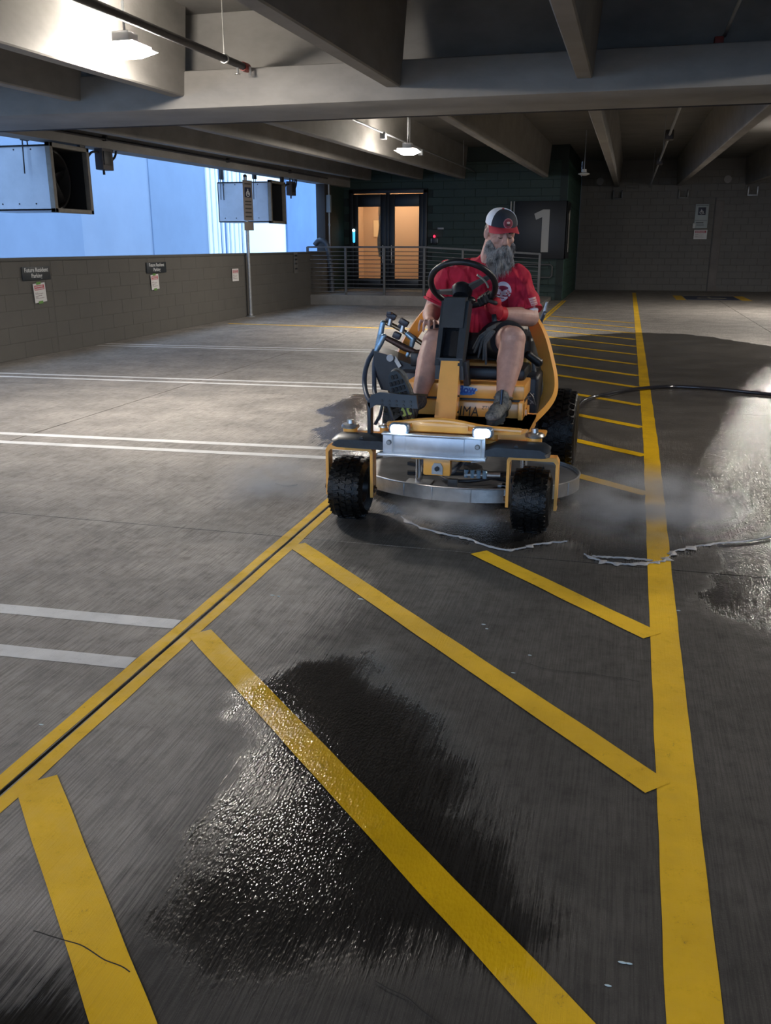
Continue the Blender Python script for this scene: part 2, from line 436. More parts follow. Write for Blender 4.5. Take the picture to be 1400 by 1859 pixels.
for (y, x0) in [(3.02,-7.9),(2.655,-7.9),(6.33,-7.9),(6.03,-7.9),(9.55,-7.9),(9.30,-7.9),(12.9,-7.9),(12.65,-7.9)]:
    stripe('white_stripe', [V2(x0, y-.32), V2(-1.685, y)], .09, M_WHT)
stripe('yellow_stripe', [V2(-7.6,16.55), V2(-1.7,16.2)], .10, M_YEL)
def crack(pts, r=.0014):
    P = spline([FL(*q)+(.0032,) for q in pts], 6)
    P = [p+Vector((.012*mnoise.noise(p*14), .012*mnoise.noise(p*14+Vector((5,5,5))), 0)) for p in P]
    obj('crack', MB().tube(P, r, 4, flat=(1,.15), upv=(0,0,1)), MATS['joint_filler'], flo)
crack([(60,1690),(110,1706),(150,1722),(190,1745),(235,1765)]); crack([(680,1785),(720,1805),(760,1835),(800,1859)]); crack([(950,1205),(1010,1218),(1080,1225),(1160,1238)],.0012)
M_FLK = mat('pale_fleck', (.45,.55,.58,1), .6)
for (x, y, s) in ((495,1081,.012),(506,1083,.009),(655,1088,.015),(878,1134,.010),(884,1142,.007),(1104,1790,.008),(1130,1748,.010),(1142,1750,.008),(75,1316,.009),(962,1190,.008),(932,1222,.009),(1232,1109,.010)):
    a, c = FL(x, y); obj('fleck', MB().ell((a,c,.0015),(s,s*.35,.0015),8), M_FLK, flo)
# accessible-bay pavement marking near the back wall
acc = thing('pavement_marking', 'dark blue rectangle with yellow ends painted on the floor by the back wall', 'marking', (2.5,28.3,0))
obj('blue_field', MB().box(1.75,3.2,27.4,29.3,.0005,.003), mat('faded_blue_paint', (.03,.04,.08,1), .7, var=.3, vs=6), acc)
for x0, x1 in ((1.46,1.72),(3.23,3.5)): obj('end_bar', MB().box(x0,x1,27.2,29.5,.0005,.003), mat('marking_yellow', (.55,.34,.03,1), .7), acc)
wsym = MB().lathe([(.34,.0035),(.42,.0035),(.42,.005),(.34,.005)], 24, Matrix.Translation((2.5,28.2,0)), True)
wsym.box(2.42,2.50,28.1,28.9,.0035,.005); wsym.box(2.42,2.8,28.1,28.2,.0035,.005)
obj('wheelchair_symbol', wsym, mat('faded_white_paint', (.30,.28,.22,1), .7), acc)
# ------------------------------------------------------------------ walls of blocks
def block_mesh(L, H, D, ax, g=.0022):
    m = MB()
    if ax == 'x': m.rbox(-D, D, g, L-g, g, H-g, .004, seg=1)       # wall running along Y
    else: m.rbox(g, L-g, -D, D, g, H-g, .004, seg=1)
    return mesh_of(m, 'block', sharp=30)
def blocks(parent, ax, pos, a0, a1, z0, z1, L, H, mm, skip=None, D=.012, limit=300):
    full = block_mesh(L, H, D, ax); full.materials.append(mm); cache = {}; n = 0
    r = 0; z = z0
    while z < z1-.02:
        h = min(H, z1-z); a = a0-(L/2 if r % 2 else 0)
        while a < a1-.01:
            s = max(a, a0); e = min(a+L, a1); 
            if e-s > .03 and not (skip and skip((s+e)/2, z+h/2)) and n < limit:
                key = (round(e-s, 3), round(h, 3))
                if key == (round(L,3), round(H,3)): me = full
                else:
                    if key not in cache: cache[key] = block_mesh(e-s, h, D, ax); cache[key].materials.append(mm)
                    me = cache[key]
                o = bpy.data.objects.new('block', me); COL.objects.link(o); o.parent = parent
                o.location = (pos, s, z) if ax == 'x' else (s, pos, z); n += 1
            a += L
        z += H; r += 1
# left parapet: three panels with open joints
XL = -7.96
wl = struct('wall_left', MB().box(XL-.2, XL-.004, 7.0, 23.95, 0, 1.30), M_MORT)
for (a0, a1) in ((7.0, 11.40), (11.425, 18.26), (18.32, 23.9)):
    blocks(wl, 'x', XL-.012, a0, a1, 0, 1.29, .61, .2148, M_BLOCK, D=.0125)
obj('coping', MB().rbox(XL-.22, XL+.012, 6.9, 23.95, 1.29, 1.335, .006), mat('coping_grey', (.09,.088,.08,1), .7), wl)
struct('wall_left_near', MB().box(XL-.2, XL, -6.2, 7.0, 0, 1.335), M_BLOCK)
# spandrel above the opening, end column
def sloped(x0, x1, y0, y1, zb, zt, m=None):
    m = m or MB()
    vs = []
    for y in (y0, y1):
        for x in (x0, x1):
            vs += [(x,y,zb(y)), (x,y,zt(y))]
    return m.add(vs, [(0,1,3,2),(4,6,7,5),(0,4,5,1),(2,3,7,6),(0,2,6,4),(1,5,7,3)])
struct('trim_1', sloped(-8.25, -7.9, -6, 26, lambda y: 2.90+.013*(y-11), lambda y: ZC(y)+.05), M_BEAM)
struct('trim_2', MB().rbox(-8.25, -8.0, 23.95, 24.5, 0, 4.2, .01), mat('dark_column', (.05,.045,.042,1), .8))
struct('wall_left_far', MB().box(-8.25, -8.1, 24.5, 26.0, 0, 4.2), M_GREEN)
# green block stair core
wg = struct('wall_green', MB().box(-8.25, -7.9, 26.03, 26.3, 0, 4.25).box(-5.62, -1.70, 26.03, 26.3, 0, 4.25).box(-7.9, -5.62, 26.03, 26.3, 3.0, 4.25).box(-7.9, -5.62, 26.03, 26.3, 0, .26), M_GREENM)
blocks(wg, 'y', 26.02, -8.2, -1.70, 0, 3.72, .61, .2148, M_GREEN, skip=lambda x, z: -7.95 < x < -5.6 and z < 3.1, limit=299)
wgr = struct('wall_green_side', MB().box(-1.9, -1.70, 26.0, 32.6, 0, 4.25), M_GREENM)
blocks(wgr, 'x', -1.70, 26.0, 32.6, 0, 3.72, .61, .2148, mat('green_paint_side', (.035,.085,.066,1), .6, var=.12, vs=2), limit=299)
# back wall
wb = struct('wall_back', MB().box(-1.7, 12.2, 32.62, 32.9, 0, 4.6), M_BACKM)
blocks(wb, 'y', 32.61, -1.68, 5.0, 0, 3.9, .42, .2148, M_BACK, limit=299)
obj('block_panel', MB().box(5.0,12.2,32.6,32.64,0,4.6), M_BACK, wb)
obj('patched_joint', MB().rbox(2.72,2.98,32.57,32.6,0,2.9,.004), mat('patch_grey', (.19,.17,.155,1), .9, var=.2, vs=2), wb)
obj('open_joint', MB().box(2.68,2.71,32.59,32.6,0,3.0), M_DKMET, wb)
struct('wall_right', MB().box(12.0, 12.2, -6.2, 32.9, 0, 4.3), M_BACK)
# the garage mouth behind the viewpoint stays open to daylight: two piers only
struct('wall_behind', MB().box(-8.3, -7.7, -6.4, -6.0, 0, 4.3).box(7.0, 12.2, -6.4, -6.0, 0, 4.3), M_BACK)
# ------------------------------------------------------------------ ceiling
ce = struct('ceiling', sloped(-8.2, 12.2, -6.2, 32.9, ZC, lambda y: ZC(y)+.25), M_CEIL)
NSTEM = [4]
def stem(x, y0, y1, parent):
    m = MB(); vs = []
    for y in (y0, y1):
        vs += [(x-.075,y,ZS(y)+.012),(x-.063,y,ZS(y)),(x+.063,y,ZS(y)),(x+.075,y,ZS(y)+.012),(x+.14,y,ZC(y)+.02),(x-.14,y,ZC(y)+.02)]
    m.add(vs, [(0,1,2,3,4,5),(11,10,9,8,7,6)]+[(i,(i+1)%6,6+(i+1)%6,6+i) for i in range(6)])
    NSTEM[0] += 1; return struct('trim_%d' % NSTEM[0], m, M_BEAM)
for x in (-7.35,-5.83,-4.62,-2.32,-.50,1.5,3.65,5.6,7.5,9.5,11.3):
    stem(x, -6, 9.12, ce); stem(x, 10.3, 26.0 if x < -1.7 else 32.6, ce)
# big cross beam (inverted tee): ledge with web above
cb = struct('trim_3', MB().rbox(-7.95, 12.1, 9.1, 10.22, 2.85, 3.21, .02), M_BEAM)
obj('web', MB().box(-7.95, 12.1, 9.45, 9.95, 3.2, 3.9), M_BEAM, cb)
obj('drip_conduit', MB().tube([(-7.9,10.27,2.86),(-3,10.27,2.86),(12,10.27,2.86)], .014, 8), M_IRON, cb)
# dapped corbel beside the first stem
# second cross beam behind the camera keeps the tees carried
struct('trim_4', MB().rbox(-7.95, 12.1, -3.6, -2.5, 2.7, 3.2, .02), M_BEAM)
# ------------------------------------------------------------------ pipes under the ceiling
def pipe(name, label, pts, r, m, cat='pipe', extra=None, group=None):
    t = thing(name, label, cat, pts[0], group)
    obj('pipe', MB().tube(pts, r, 12), m, t)
    return t
sp = pipe('sprinkler_pipe', 'dark sprinkler pipe ending in a red fitting before the cross beam', [(-3.83,-3,3.0),(-3.83,9.0,3.20)], .034, M_IRON)
obj('red_cap', MB().cone((-3.83,8.98,3.20),(-3.83,9.09,3.203),.043,.043,16), M_REDFIT, sp)
obj('sprinkler_head', MB().cone((-3.83,8.85,3.20),(-3.83,8.85,3.11),.012,.012,8).lathe([(0,0),(.03,0),(.03,.006),(0,.006)],12,Matrix.Translation((-3.83,8.85,3.105))), M_STEEL, sp)
obj('drain_stub', MB().cone((-3.77,9.02,3.20),(-3.77,9.02,3.12),.014,.014,8), M_STEEL, sp)
obj('hanger', MB().cone((-3.83,8.55,3.22),(-3.83,8.55,3.80),.006,.006,6).lathe([(.037,-.012),(.044,-.012),(.044,.012),(.037,.012)],16,Matrix.Translation((-3.83,8.55,3.193)) @ Matrix.Rotation(math.pi/2,4,'X'),True), M_STEEL, sp)
c2 = pipe('conduit', 'thin steel conduit meeting the beam at the upper right corner', [(.74,4,3.5),(.71,9.4,3.32)], .016, M_GALV)
obj('red_clamp', MB().rbox(.62,.70,9.3,9.42,3.2,3.3,.008), M_REDFIT, c2)
c3 = pipe('fitted_pipe', 'thin pipe with three fittings under the slab beyond the cross beam', [(.55,10.3,3.30),(.55,31.5,3.30)], .022, M_GALV)
for y in (14,20,28): obj('hanger', MB().cone((.55,y,3.3),(.55,y,ZC(y)),.006,.006,6), M_GALV, c3)
for y in (12.5,17,22): obj('fitting', MB().rbox(.48,.62,y-.12,y+.12,3.22,3.38,.02), M_IRON, c3)
c4 = pipe('lamp_conduit', 'thin conduit along the stem beside the far lit lamp', [(-4.25,10.3,3.32),(-4.25,25.9,3.45)], .016, M_GALV)
for y in (12,18,24): obj('hanger', MB().cone((-4.25,y,3.32+.0083*(y-10.3)),(-4.25,y,ZC(y)),.006,.006,6), M_GALV, c4)
for y in (13,16,19): obj('junction_box', MB().rbox(-4.30,-4.20,y-.06,y+.06,3.26,3.38,.01), M_GALV, c4)
c5 = pipe('edge_conduit', 'dark conduit running along the edge beam above the wall opening', [(-7.86,10.3,3.02),(-7.86,23.8,3.20)], .018, M_IRON)
for y in (13,17.5,21): obj('clip', MB().rbox(-7.9,-7.83,y-.02,y+.02,2.99+.013*(y-10.3),3.07+.013*(y-10.3),.004), M_IRON, c5)
for (x, z, c, lb) in ((1.66,3.12,(.12,.12,.11,1),'dull square steel bracket at the end of the middle stem, back wall'),(3.8,3.18,(.40,.41,.42,1),'bright square steel bracket on the back wall at the right edge'),(-.45,3.12,(.10,.10,.10,1),'dull square steel bracket left of the others on the back wall')):
    t = thing('stem_bracket', lb, 'bracket', (x,32.5,z), 'steel brackets high on the back wall')
    mm = mat('bracket_%d' % int(x*10), c, .4, .4)
    for s in (-.16,.12): obj('cheek', MB().rbox(x+s,x+s+.045,32.42,32.6,z-.10,z+.14,.005), mm, t)
    obj('shelf', MB().rbox(x-.16,x+.165,32.42,32.6,z-.14,z-.10,.005), mm, t)
for (x, lb) in ((-1.06,'round pale detector near the green corner, back wall'),(3.0,'round pale detector above the accessible parking sign')):
    o = obj('round_detector', MB().lathe([(0,-.05),(.09,-.05),(.12,.0),(.12,.04),(0,.04)],20,frame((x,32.55,3.56),(1,0,0),(0,0,1))), mat('detector_white', (.30,.29,.27,1), .6), loc=(x,32.55,3.56)); tag(o, lb, 'detector', 'round detectors on the back wall')
# ------------------------------------------------------------------ outside the opening
ext = thing('neighbour_building', 'pale panelled building wall seen through the opening on the left', 'building', (-13,25,-3))
M_EX = mat('skylit_cladding', (.24,.31,.42,1), .8, var=.10, vs=.5)  # grey-white cladding with the blue of the skylight put into its colour
M_EX2 = mat('skylit_cladding_pale', (.30,.36,.46,1), .8, var=.08, vs=.6)
M_EXB = mat('daylit_white', (.95,.95,.93,1), .8)  # stretch in brighter daylight, its brightness put into the albedo
M_EXD = mat('skylit_blue_cladding', (.13,.22,.38,1), .8, var=.2, vs=.4)  # deeper skylight blue, likewise put into the colour
# pieces of cladding (seams between them)
ys = [3, 7.2, 10.9, 13.0, 16.6, 20.1, 23.6, 27.1]
for i in range(len(ys)-1):
    obj('cladding_panel', MB().box(-13.1-.02*(i%2), -13.0-.03*(i%2), ys[i]-.01, ys[i+1]+.01, -3, 9), (M_EX, M_EX2)[i%2], ext)
obj('daylit_wall', MB().box(-13.3,-13.06,29.2,34.2,-3,9), M_EXB, ext)
yy = 27.12
k = 0
while yy < 29.9:
    w = (.20,.12,.26,.10,.16)[k%5]
    obj('rib', MB().box(-13.1,-12.95-.06*(k%2),yy,yy+w,-3,9), (M_EXB, M_EXD)[k%2], ext); yy += w; k += 1
obj('far_panel', MB().box(-13.1,-12.98,34.2,48,-3,9), M_EXD, ext)
obj('top_rail', MB().tube([(-12.7,29.4,4.45),(-12.7,34,4.45)],.03,8), M_DKMET, ext)
g = struct('ground_outside', MB().box(-30,-8.3,-10,60,-3.2,-3.0), mat('outside_ground', (.3,.3,.3,1), .9))
struct('ground_apron', MB().box(-8.3,40,-40,-6.2,-.3,-.03), mat('outside_ground', (.3,.3,.3,1), .9))
# ------------------------------------------------------------------ exhaust fans in the opening
M_DUCT = mat('galvanised_duct', (.42,.45,.50,1), .55, .25, var=.12, vs=2.5, bump=.15, bs=6)
M_FR = mat('fan_frame_tan', (.20,.18,.15,1), .6, var=.2, vs=10)
M_DARKIN = mat('fan_dark_inside', (.012,.012,.013,1), .55)
def fan(y0, y1, z0, z1, lab, lab2, depth=1.3):
    X = -7.98; t = thing('exhaust_fan', lab, 'fan', (X,(y0+y1)/2,z0), 'boxed exhaust fans hanging in the wall opening')
    m = MB()
    for (a,b,c,d) in ((y0+.03,y1-.03,z0+.03,z0+.05),(y0+.03,y1-.03,z1-.05,z1-.03),(y0+.03,y0+.05,z0+.03,z1-.03),(y1-.05,y1-.03,z0+.03,z1-.03)):
        m.box(X-depth, X-.02, a, b, c, d)
    m.box(X-depth, X-depth+.02, y0+.03, y1-.03, z0+.03, z1-.03)
    h = obj('housing', m, M_DUCT, t)
    s = MB(); 
    for i in range(4): s.ell((X-.3-.28*i, y0+.028, z1-.09), .012, 8); s.ell((X-.3-.28*i, y0+.028, z0+.12), .012, 8)
    s.box(X-depth, X-.02, y0+.015, y0+.03, z1-.055, z1-.045)
    obj('seam_screws', s, M_DKMET, h)['kind'] = 'stuff'
    f = MB()
    for (a,b,c,d) in ((y0,y1,z0,z0+.06),(y0,y1,z1-.06,z1),(y0,y0+.07,z0,z1),(y1-.07,y1,z0,z1)): f.rbox(X-.05, X+.03, a, b, c, d, .006)
    obj('frame', f, M_FR, t)
    ln = MB()
    for (a,b,c,d) in ((y0+.05,y1-.05,z0+.05,z0+.058),(y0+.05,y1-.05,z1-.058,z1-.05),(y0+.05,y0+.058,z0+.05,z1-.05),(y1-.058,y1-.05,z0+.05,z1-.05)): ln.box(X-.6, X-.005, a, b, c, d)
    obj('shade_liner', ln, M_DARKIN, t)  # dark sleeve added so the duct inside reads as shaded
    obj('back_plate', MB().box(X-.62,X-.6,y0+.05,y1-.05,z0+.05,z1-.05), M_DARKIN, t)
    cy, cz = (y0+y1)/2, (z0+z1)/2; r = (y1-y0)/2-.08
    FX = frame((X-.35,cy,cz),(0,1,0),(0,0,1))
    obj('inlet_ring', MB().lathe([(r-.01,-.12),(r+.02,-.12),(r+.02,.06),(r-.01,.06)],32,FX,True), mat('ring_metal', (.06,.055,.05,1), .5), t)
    hub = obj('hub', MB().lathe([(0,-.05),(.08,-.05),(.08,.05),(.05,.07),(0,.07)],20,FX), M_DARKIN, t)
    for k in range(5):
        a = 2*math.pi*k/5+.3; 
        B = FX @ Matrix.Rotation(a,4,'Z') @ Matrix.Translation((r*.5,0,0)) @ Matrix.Rotation(.6,4,'X')
        obj('blade', MB().rbox(-r*.44,r*.44,-.08,.08,-.006,.006,.004,B), M_DARKIN, t)
    for i, (yy, dx) in enumerate(((y0-.05,-1.15),(y0-.0,-.36),(y1-.15,0))):
        obj('hanger_clip', MB().rbox(X+dx-.03,X+dx+.03,yy-.07,yy+.07,z1+ (.02 if i<2 else -.0), z1+.24,.006), M_DKMET, t)
        if i < 2:
            for s in (-.05,.05): obj('rod', MB().cone((X+dx,yy+s,z1+.1),(X+dx,yy+s*1.6,z1-.42),.010,.010,6), M_DKMET, t)
    # switch box with looping cables beside the fan
    b = thing('switch_box', lab2, 'electrical box', (X,y1+.45,z1-.2), 'electrical switch boxes beside the fans')
    obj('box', MB().rbox(X-.08,X+.06,y1+.32,y1+.62,z1-.27,z1+.05,.01), mat('box_brown_grey', (.07,.06,.06,1), .6), b)
    obj('cover', MB().rbox(X+.06,X+.075,y1+.34,y1+.55,z1-.20,z1-.0,.004), M_DKMET, b)
    obj('nipple', MB().cone((X,y1+.42,z1-.27),(X,y1+.42,z1-.34),.02,.02,8), M_DKMET, b)
    for (a, c, q) in (((X,y1+.30,z1-.02),(X,y1+.12,z1-.04),(X,y1-.02,z1-.14)),((X,y1+.52,z1-.1),(X,y1+.60,z1+.02),(X,y1+.50,z1+.22)),((X,y1+.66,z1-.12),(X,y1+.80,z1-.02),(X,y1+.86,z1+.2)),((X,y1+.66,z1-.03),(X,y1+.72,z1+.06),(X,y1+.76,z1+.2)),((X,y1+.38,z1+.05),(X,y1+.37,z1+.12),(X,y1+.37,z1+.2))):
        obj('cable', MB().tube(spline([a,c,q],6),.018,8), M_BLACK, b)
fan(11.68,12.66,1.95,2.89,'near exhaust fan box with tan square frame and dark opening, by the first wall sign','electrical box with looping black cables beside the near exhaust fan')
fan(19.95,20.90,1.98,2.92,'far exhaust fan box with dark narrow opening, behind the signpost','electrical box with a hanging cable beside the far exhaust fan')
# ------------------------------------------------------------------ signs on the left wall
def on_wall(y, z, x=XL+.02): return frame((x, y, z), (0,1,0), (0,0,1))   # local x along +Y, y up, z out of the wall
def plaque(y0, y1, z0, z1, tilt, lab, group='future resident parking signs'):
    F = on_wall((y0+y1)/2,(z0+z1)/2) @ Matrix.Rotation(tilt,4,'Z'); w=(y1-y0)/2; h=(z1-z0)/2
    t = thing('parking_sign', lab, 'sign', F.translation, group)
    obj('plate', MB().rbox(-w,w,-h,h,-.004,.004,.002,F), M_SIGN, t)
    me = text_mesh('Future Resident\nParking', .082, F @ Matrix.Translation((0,.004,.0045)), xs=1.0, line=.95, bold=.0012); me.materials.append(M_LET); obj('lettering', shift_mesh(me, wloc(t)), None, t)
    return t
plaque(10.74,11.37,1.035,1.215,.0,'dark sign with white lettering Future Resident Parking, nearest on the left wall')
plaque(14.10,14.78,1.035,1.215,.0,'dark sign with white lettering Future Resident Parking, farther along the left wall')
def notice(F, w, h, lab, tapes=(True,True), group='taped paper notices', two=('SATURDAY','8/31 MONTH')):
    t = thing('paper_notice', lab, 'notice', F.translation, group)
    obj('sheet', MB().box(-w,w,-h,h,-.001,.001,F), M_WHITE, t)
    obj('red_heading', MB().box(-w*.82,w*.82,h*.30,h*.80,.001,.002,F), M_RED, t)
    m = MB()
    for i, (a, b, yy) in enumerate(((-.72,.62,.66),(-.72,.68,.43))):      # white headline strokes, too small to read
        x = a
        while x < b:
            ww = .07+.05*random.random(); m.box(w*x, w*min(b,x+ww), h*(yy-.07), h*(yy+.06), .002, .0025, F); x += ww+.035
    obj('headline', m, M_LET, t)
    m = MB()
    for r, (yy, e) in enumerate(((.02,-.3),(-.10,.5),(-.30,.3),(-.42,-.35),(-.56,.6))):
        x = -.78
        while x < e:
            ww = .06+.06*random.random(); m.box(w*x, w*min(e,x+ww), h*(yy-.03), h*(yy+.03), .001, .0016, F); x += ww+.04
    obj('small_print', m, mat('grey_print', (.25,.18,.18,1), .8), t)
    for s, on in ((1,tapes[0]),(-1,tapes[1])):
        if on: obj('green_tape', MB().box(-w*.45,w*.30,h*s-.018,h*s+.018,.0016,.003,F), M_GTAPE, t)
    return t
notice(on_wall(11.09,.86) @ Matrix.Rotation(.06,4,'Z'), .135,.13, 'white and red paper notice taped below the nearest parking sign')
notice(on_wall(14.35,.885) @ Matrix.Rotation(.05,4,'Z'), .135,.125, 'white and red paper notice taped below the farther parking sign')
notice(on_wall(17.76,.90), .16,.125, 'white and red paper notice alone on the left wall before the signpost', (False,False))
sg = thing('stall_number_sign', 'small faint grey sign at the far end of the left wall', 'sign', (XL+.02,21.4,1.08))
F = on_wall(21.42,1.08)
obj('plate', MB().rbox(-.13,.13,-.25,.25,-.004,.004,.002,F), mat('faint_grey_sign', (.17,.165,.155,1), .6), sg)
m = MB()
for yy in (.17,.08,-.02,-.14): m.box(-.09,.09,yy-.02,yy+.02,.004,.006,F)
obj('print', m, M_SIGN, sg)
# signpost in front of the left wall
pt = thing('signpost', 'galvanised accessible parking signpost leaning at the left wall', 'signpost', (-7.84,18.3,0))
PX, PY = -7.86, 18.3
obj('pole', MB().cone((PX,PY,.0),(PX,PY,2.86),.036,.036,16), M_GALV, pt)
obj('base_flange', MB().lathe([(0,0),(.10,0),(.10,.015),(.05,.03),(.045,.07),(0,.07)],20,Matrix.Translation((PX,PY,0))), M_GALV, pt)
obj('pole_cap', MB().ell((PX,PY,2.88),(.042,.042,.04),12), M_DKMET, pt)
PF = frame((PX+.045,PY,2.4),(.30,.954,0),(0,0,1))
pl = obj('accessible_sign', MB().rbox(-.15,.15,-.40,.40,-.003,.003,.002,PF), mat('sign_taupe', (.19,.165,.15,1), .6), pt)
obj('blue_square', MB().box(-.10,.10,.06,.26,.003,.005,PF), mat('sign_navy', (.01,.014,.04,1), .5), pl)
obj('wheelchair_symbol', MB().lathe([(.045,.0),(.058,.0),(.058,.002),(.045,.002)],20,PF @ Matrix.Translation((0,.13,.005)),True).box(-.012,.012,.14,.23,.005,.007,PF).box(-.012,.06,.12,.14,.005,.007,PF), M_LET, pl)
m = MB()
for yy in (.33,-.02,-.08,-.16,-.24,-.32): m.box(-.10,.10,yy-.014,yy+.014,.003,.0045,PF)
obj('print', m, mat('sign_brown_print', (.05,.045,.04,1), .6), pl)
obj('lower_sign', MB().rbox(-.15,.15,-.60,-.43,-.003,.003,.002,PF), mat('sign_taupe2', (.20,.17,.15,1), .6), pt)
# corner conduit, extinguisher, sprinkler standpipe by the end column
ec = thing('corner_conduit', 'pale vertical conduit with a grey box at the end of the opening', 'conduit', (-7.93,24.1,.27))
obj('pipe', MB().cone((-7.93,24.1,.27),(-7.93,24.1,3.15),.022,.022,10), mat('pale_conduit', (.45,.44,.42,1), .5), ec)
obj('box', MB().rbox(-7.99,-7.87,24.02,24.14,2.35,2.80,.01), mat('box_blue_grey', (.25,.30,.33,1), .5), ec)
obj('coupling', MB().cone((-7.93,24.1,2.0),(-7.93,24.1,2.06),.035,.035,12), M_GALV, ec)
fx = thing('fire_standpipe', 'thick dark standpipe bent over the end of the left wall behind the railing', 'pipe', (-7.8,23.4,.27))
obj('riser', MB().tube(spline([(-7.65,23.4,.27),(-7.68,23.4,.9),(-7.75,23.4,1.4),(-7.80,23.4,1.55),(-7.98,23.4,1.62),(-8.12,23.4,1.5)],6),.07,14), mat('standpipe_grey', (.07,.075,.085,1), .4, .3), fx)
for k in range(9): obj('strap_ring', MB().lathe([(.072,-.012),(.08,-.012),(.08,.012),(.072,.012)],20,Matrix.Translation((-7.655,23.4,.4+.1*k)),True), M_DKMET, fx)
bt = thing('blue_lit_marker', 'small glowing cyan tube light by the corner conduit', 'light', (-7.75,25.94,1.62))
obj('bracket', MB().rbox(-7.80,-7.76,25.93,26.03,1.60,1.9,.004), M_DKMET, bt)
obj('tube', MB().cap((-7.78,25.92,1.60),(-7.78,25.92,1.86),.035,.04,14), mat('cyan_glow', (.05,.4,.6,1), .4, emit=(.08,.6,1,1), es=1.2), bt)
obj('top_lamp', MB().ell((-7.78,25.90,1.91),.045,14), mat('cyan_white_glow', (.6,.9,1,1), .4, emit=(.6,.9,1,1), es=3), bt)
# ------------------------------------------------------------------ platform, ramp, railing
pf = struct('floor_platform', MB().rbox(-8.1,-4.9,22.5,26.0,0,.26,.012), mat('platform_concrete', (.24,.225,.205,1), .85, var=.2, vs=3, bump=.3, bs=30))
m = MB(); m.prism([(-4.9,0),(-4.9,.26),(-2.0,.10),(-2.0,0)],22.5,26.0,axis='y')
struct('floor_ramp', m, MATS['platform_concrete'])
rl = thing('railing', 'grey steel railing of horizontal bars along the platform and ramp', 'railing', (-5,22.6,.26))
def rz(x): return .26 if x < -4.9 else .26-(x+4.9)*.055
posts = [-8.03,-7.0,-5.97,-4.93,-3.95,-3.05,-2.05]
YR = 22.56
for x in posts: obj('post', MB().rbox(x-.028,x+.028,YR-.028,YR+.028,rz(x)-.02,rz(x)+1.2,.004), M_RAIL, rl)
for a, b in zip(posts, posts[1:]):
    obj('top_rail', MB().tube([(a,YR,rz(a)+1.19),(b,YR,rz(b)+1.19)],1,upv=(0,0,1),flat=(.03,.022)), M_RAIL, rl)
    for k in range(11):
        h = .08+.1*k; obj('bar', MB().tube([(a,YR,rz(a)+h),(b,YR,rz(b)+h)],.009,6), M_RAIL, rl)
# the same railing turns the corner at the left wall
for k in range(11): obj('bar', MB().tube([(-8.03,YR,.34+.1*k),(-8.03,24.4,.34+.1*k)],.009,6), M_RAIL, rl)
hr = thing('handrail', 'short grey wall handrail below the big number 1', 'handrail', (-2.6,25.9,1.0))
obj('tube', MB().tube([(-3.6,25.85,.98),(-2.05,25.85,.98),(-2.0,25.85,.93),(-2.0,25.85,.68),(-2.05,25.85,.63),(-3.6,25.85,.63)],.022,8), M_RAIL, hr)
for x in (-3.4,-2.3): obj('bracket', MB().cone((x,25.85,.98),(x,26.03,.95),.012,.012,8), M_RAIL, hr)
# ------------------------------------------------------------------ double door (dark frame, lit glass)
M_FRM = mat('black_door_frame', (.010,.011,.014,1), .4)
dr = struct('door_1', MB().box(-7.9,-5.6,26.02,26.06,.26,.30), M_FRM)
Y = 25.98
m = MB()
for (a,b,c,d) in ((-7.92,-7.80,.26,3.02),(-5.72,-5.60,.26,3.02),(-7.92,-5.60,2.92,3.04),(-6.82,-6.72,.26,2.95)): m.rbox(a,b,Y-.05,Y+.08,c,d,.008)
obj('door_frame', m, M_FRM, dr)
def leaf(x0, x1, gx0, gx1, z0=.30, z1=2.90, gz0=.56, gz1=2.56):
    m = MB()
    for (a,b,c,d) in ((x0,gx0,z0,z1),(gx1,x1,z0,z1),(gx0,gx1,z0,gz0),(gx0,gx1,gz1,z1)): m.rbox(a,b,Y-.03,Y+.03,c,d,.006)
    obj('door_leaf', m, M_FRM, dr)
    obj('pane', MB().box(gx0,gx1,Y-.004,Y+.004,gz0,gz1), mat('door_glass', (.9,.9,.9,1), .02, spec=.5), dr)
gm = MATS.get('door_glass')
leaf(-7.80,-6.82,-7.66,-6.98); leaf(-6.72,-5.72,-6.56,-5.84)
gm = MATS['door_glass']; gm.node_tree.nodes['Principled BSDF'].inputs['Transmission Weight'].default_value = 1.0
gm.node_tree.nodes['Principled BSDF'].inputs['IOR'].default_value = 1.05
obj('door_handle', MB().cone((-6.90,Y-.08,1.0),(-6.90,Y-.08,1.5),.015,.015,8), M_STEEL, dr)
obj('door_handle', MB().cone((-6.64,Y-.08,1.0),(-6.64,Y-.08,1.5),.015,.015,8), M_STEEL, dr)
# lit vestibule behind the door
M_VEST = mat('vestibule_wall', (.62,.46,.32,1), .8)
vs_ = struct('wall_vestibule', MB().box(-8.2,-5.3,28.4,28.5,.2,3.4), M_VEST)
obj('side_wall', MB().box(-8.3,-8.2,26.3,28.5,.2,3.4).box(-5.4,-5.3,26.3,28.5,.2,3.4), M_VEST, vs_)
obj('vestibule_ceiling', MB().box(-8.3,-5.3,26.3,28.5,3.3,3.4), M_VEST, vs_)
obj('vestibule_floor', MB().box(-8.3,-5.3,26.05,28.5,.2,.27), mat('vestibule_floor', (.25,.18,.12,1), .5), vs_)
obj('frosted_screen', MB().box(-5.95,-5.5,26.9,26.95,.27,2.5), mat('cool_screen', (.03,.04,.06,1), .5), vs_)
lp = thing('vestibule_lamp', 'hidden ceiling lamp of the lit vestibule behind the glass doors', 'lamp', (-6.9,27.3,3.25))
obj('diffuser', MB().box(-7.3,-6.4,27.0,27.6,3.24,3.28), mat('warm_diffuser', (1,.8,.5,1), .5, emit=(1,.74,.50,1), es=26), lp)
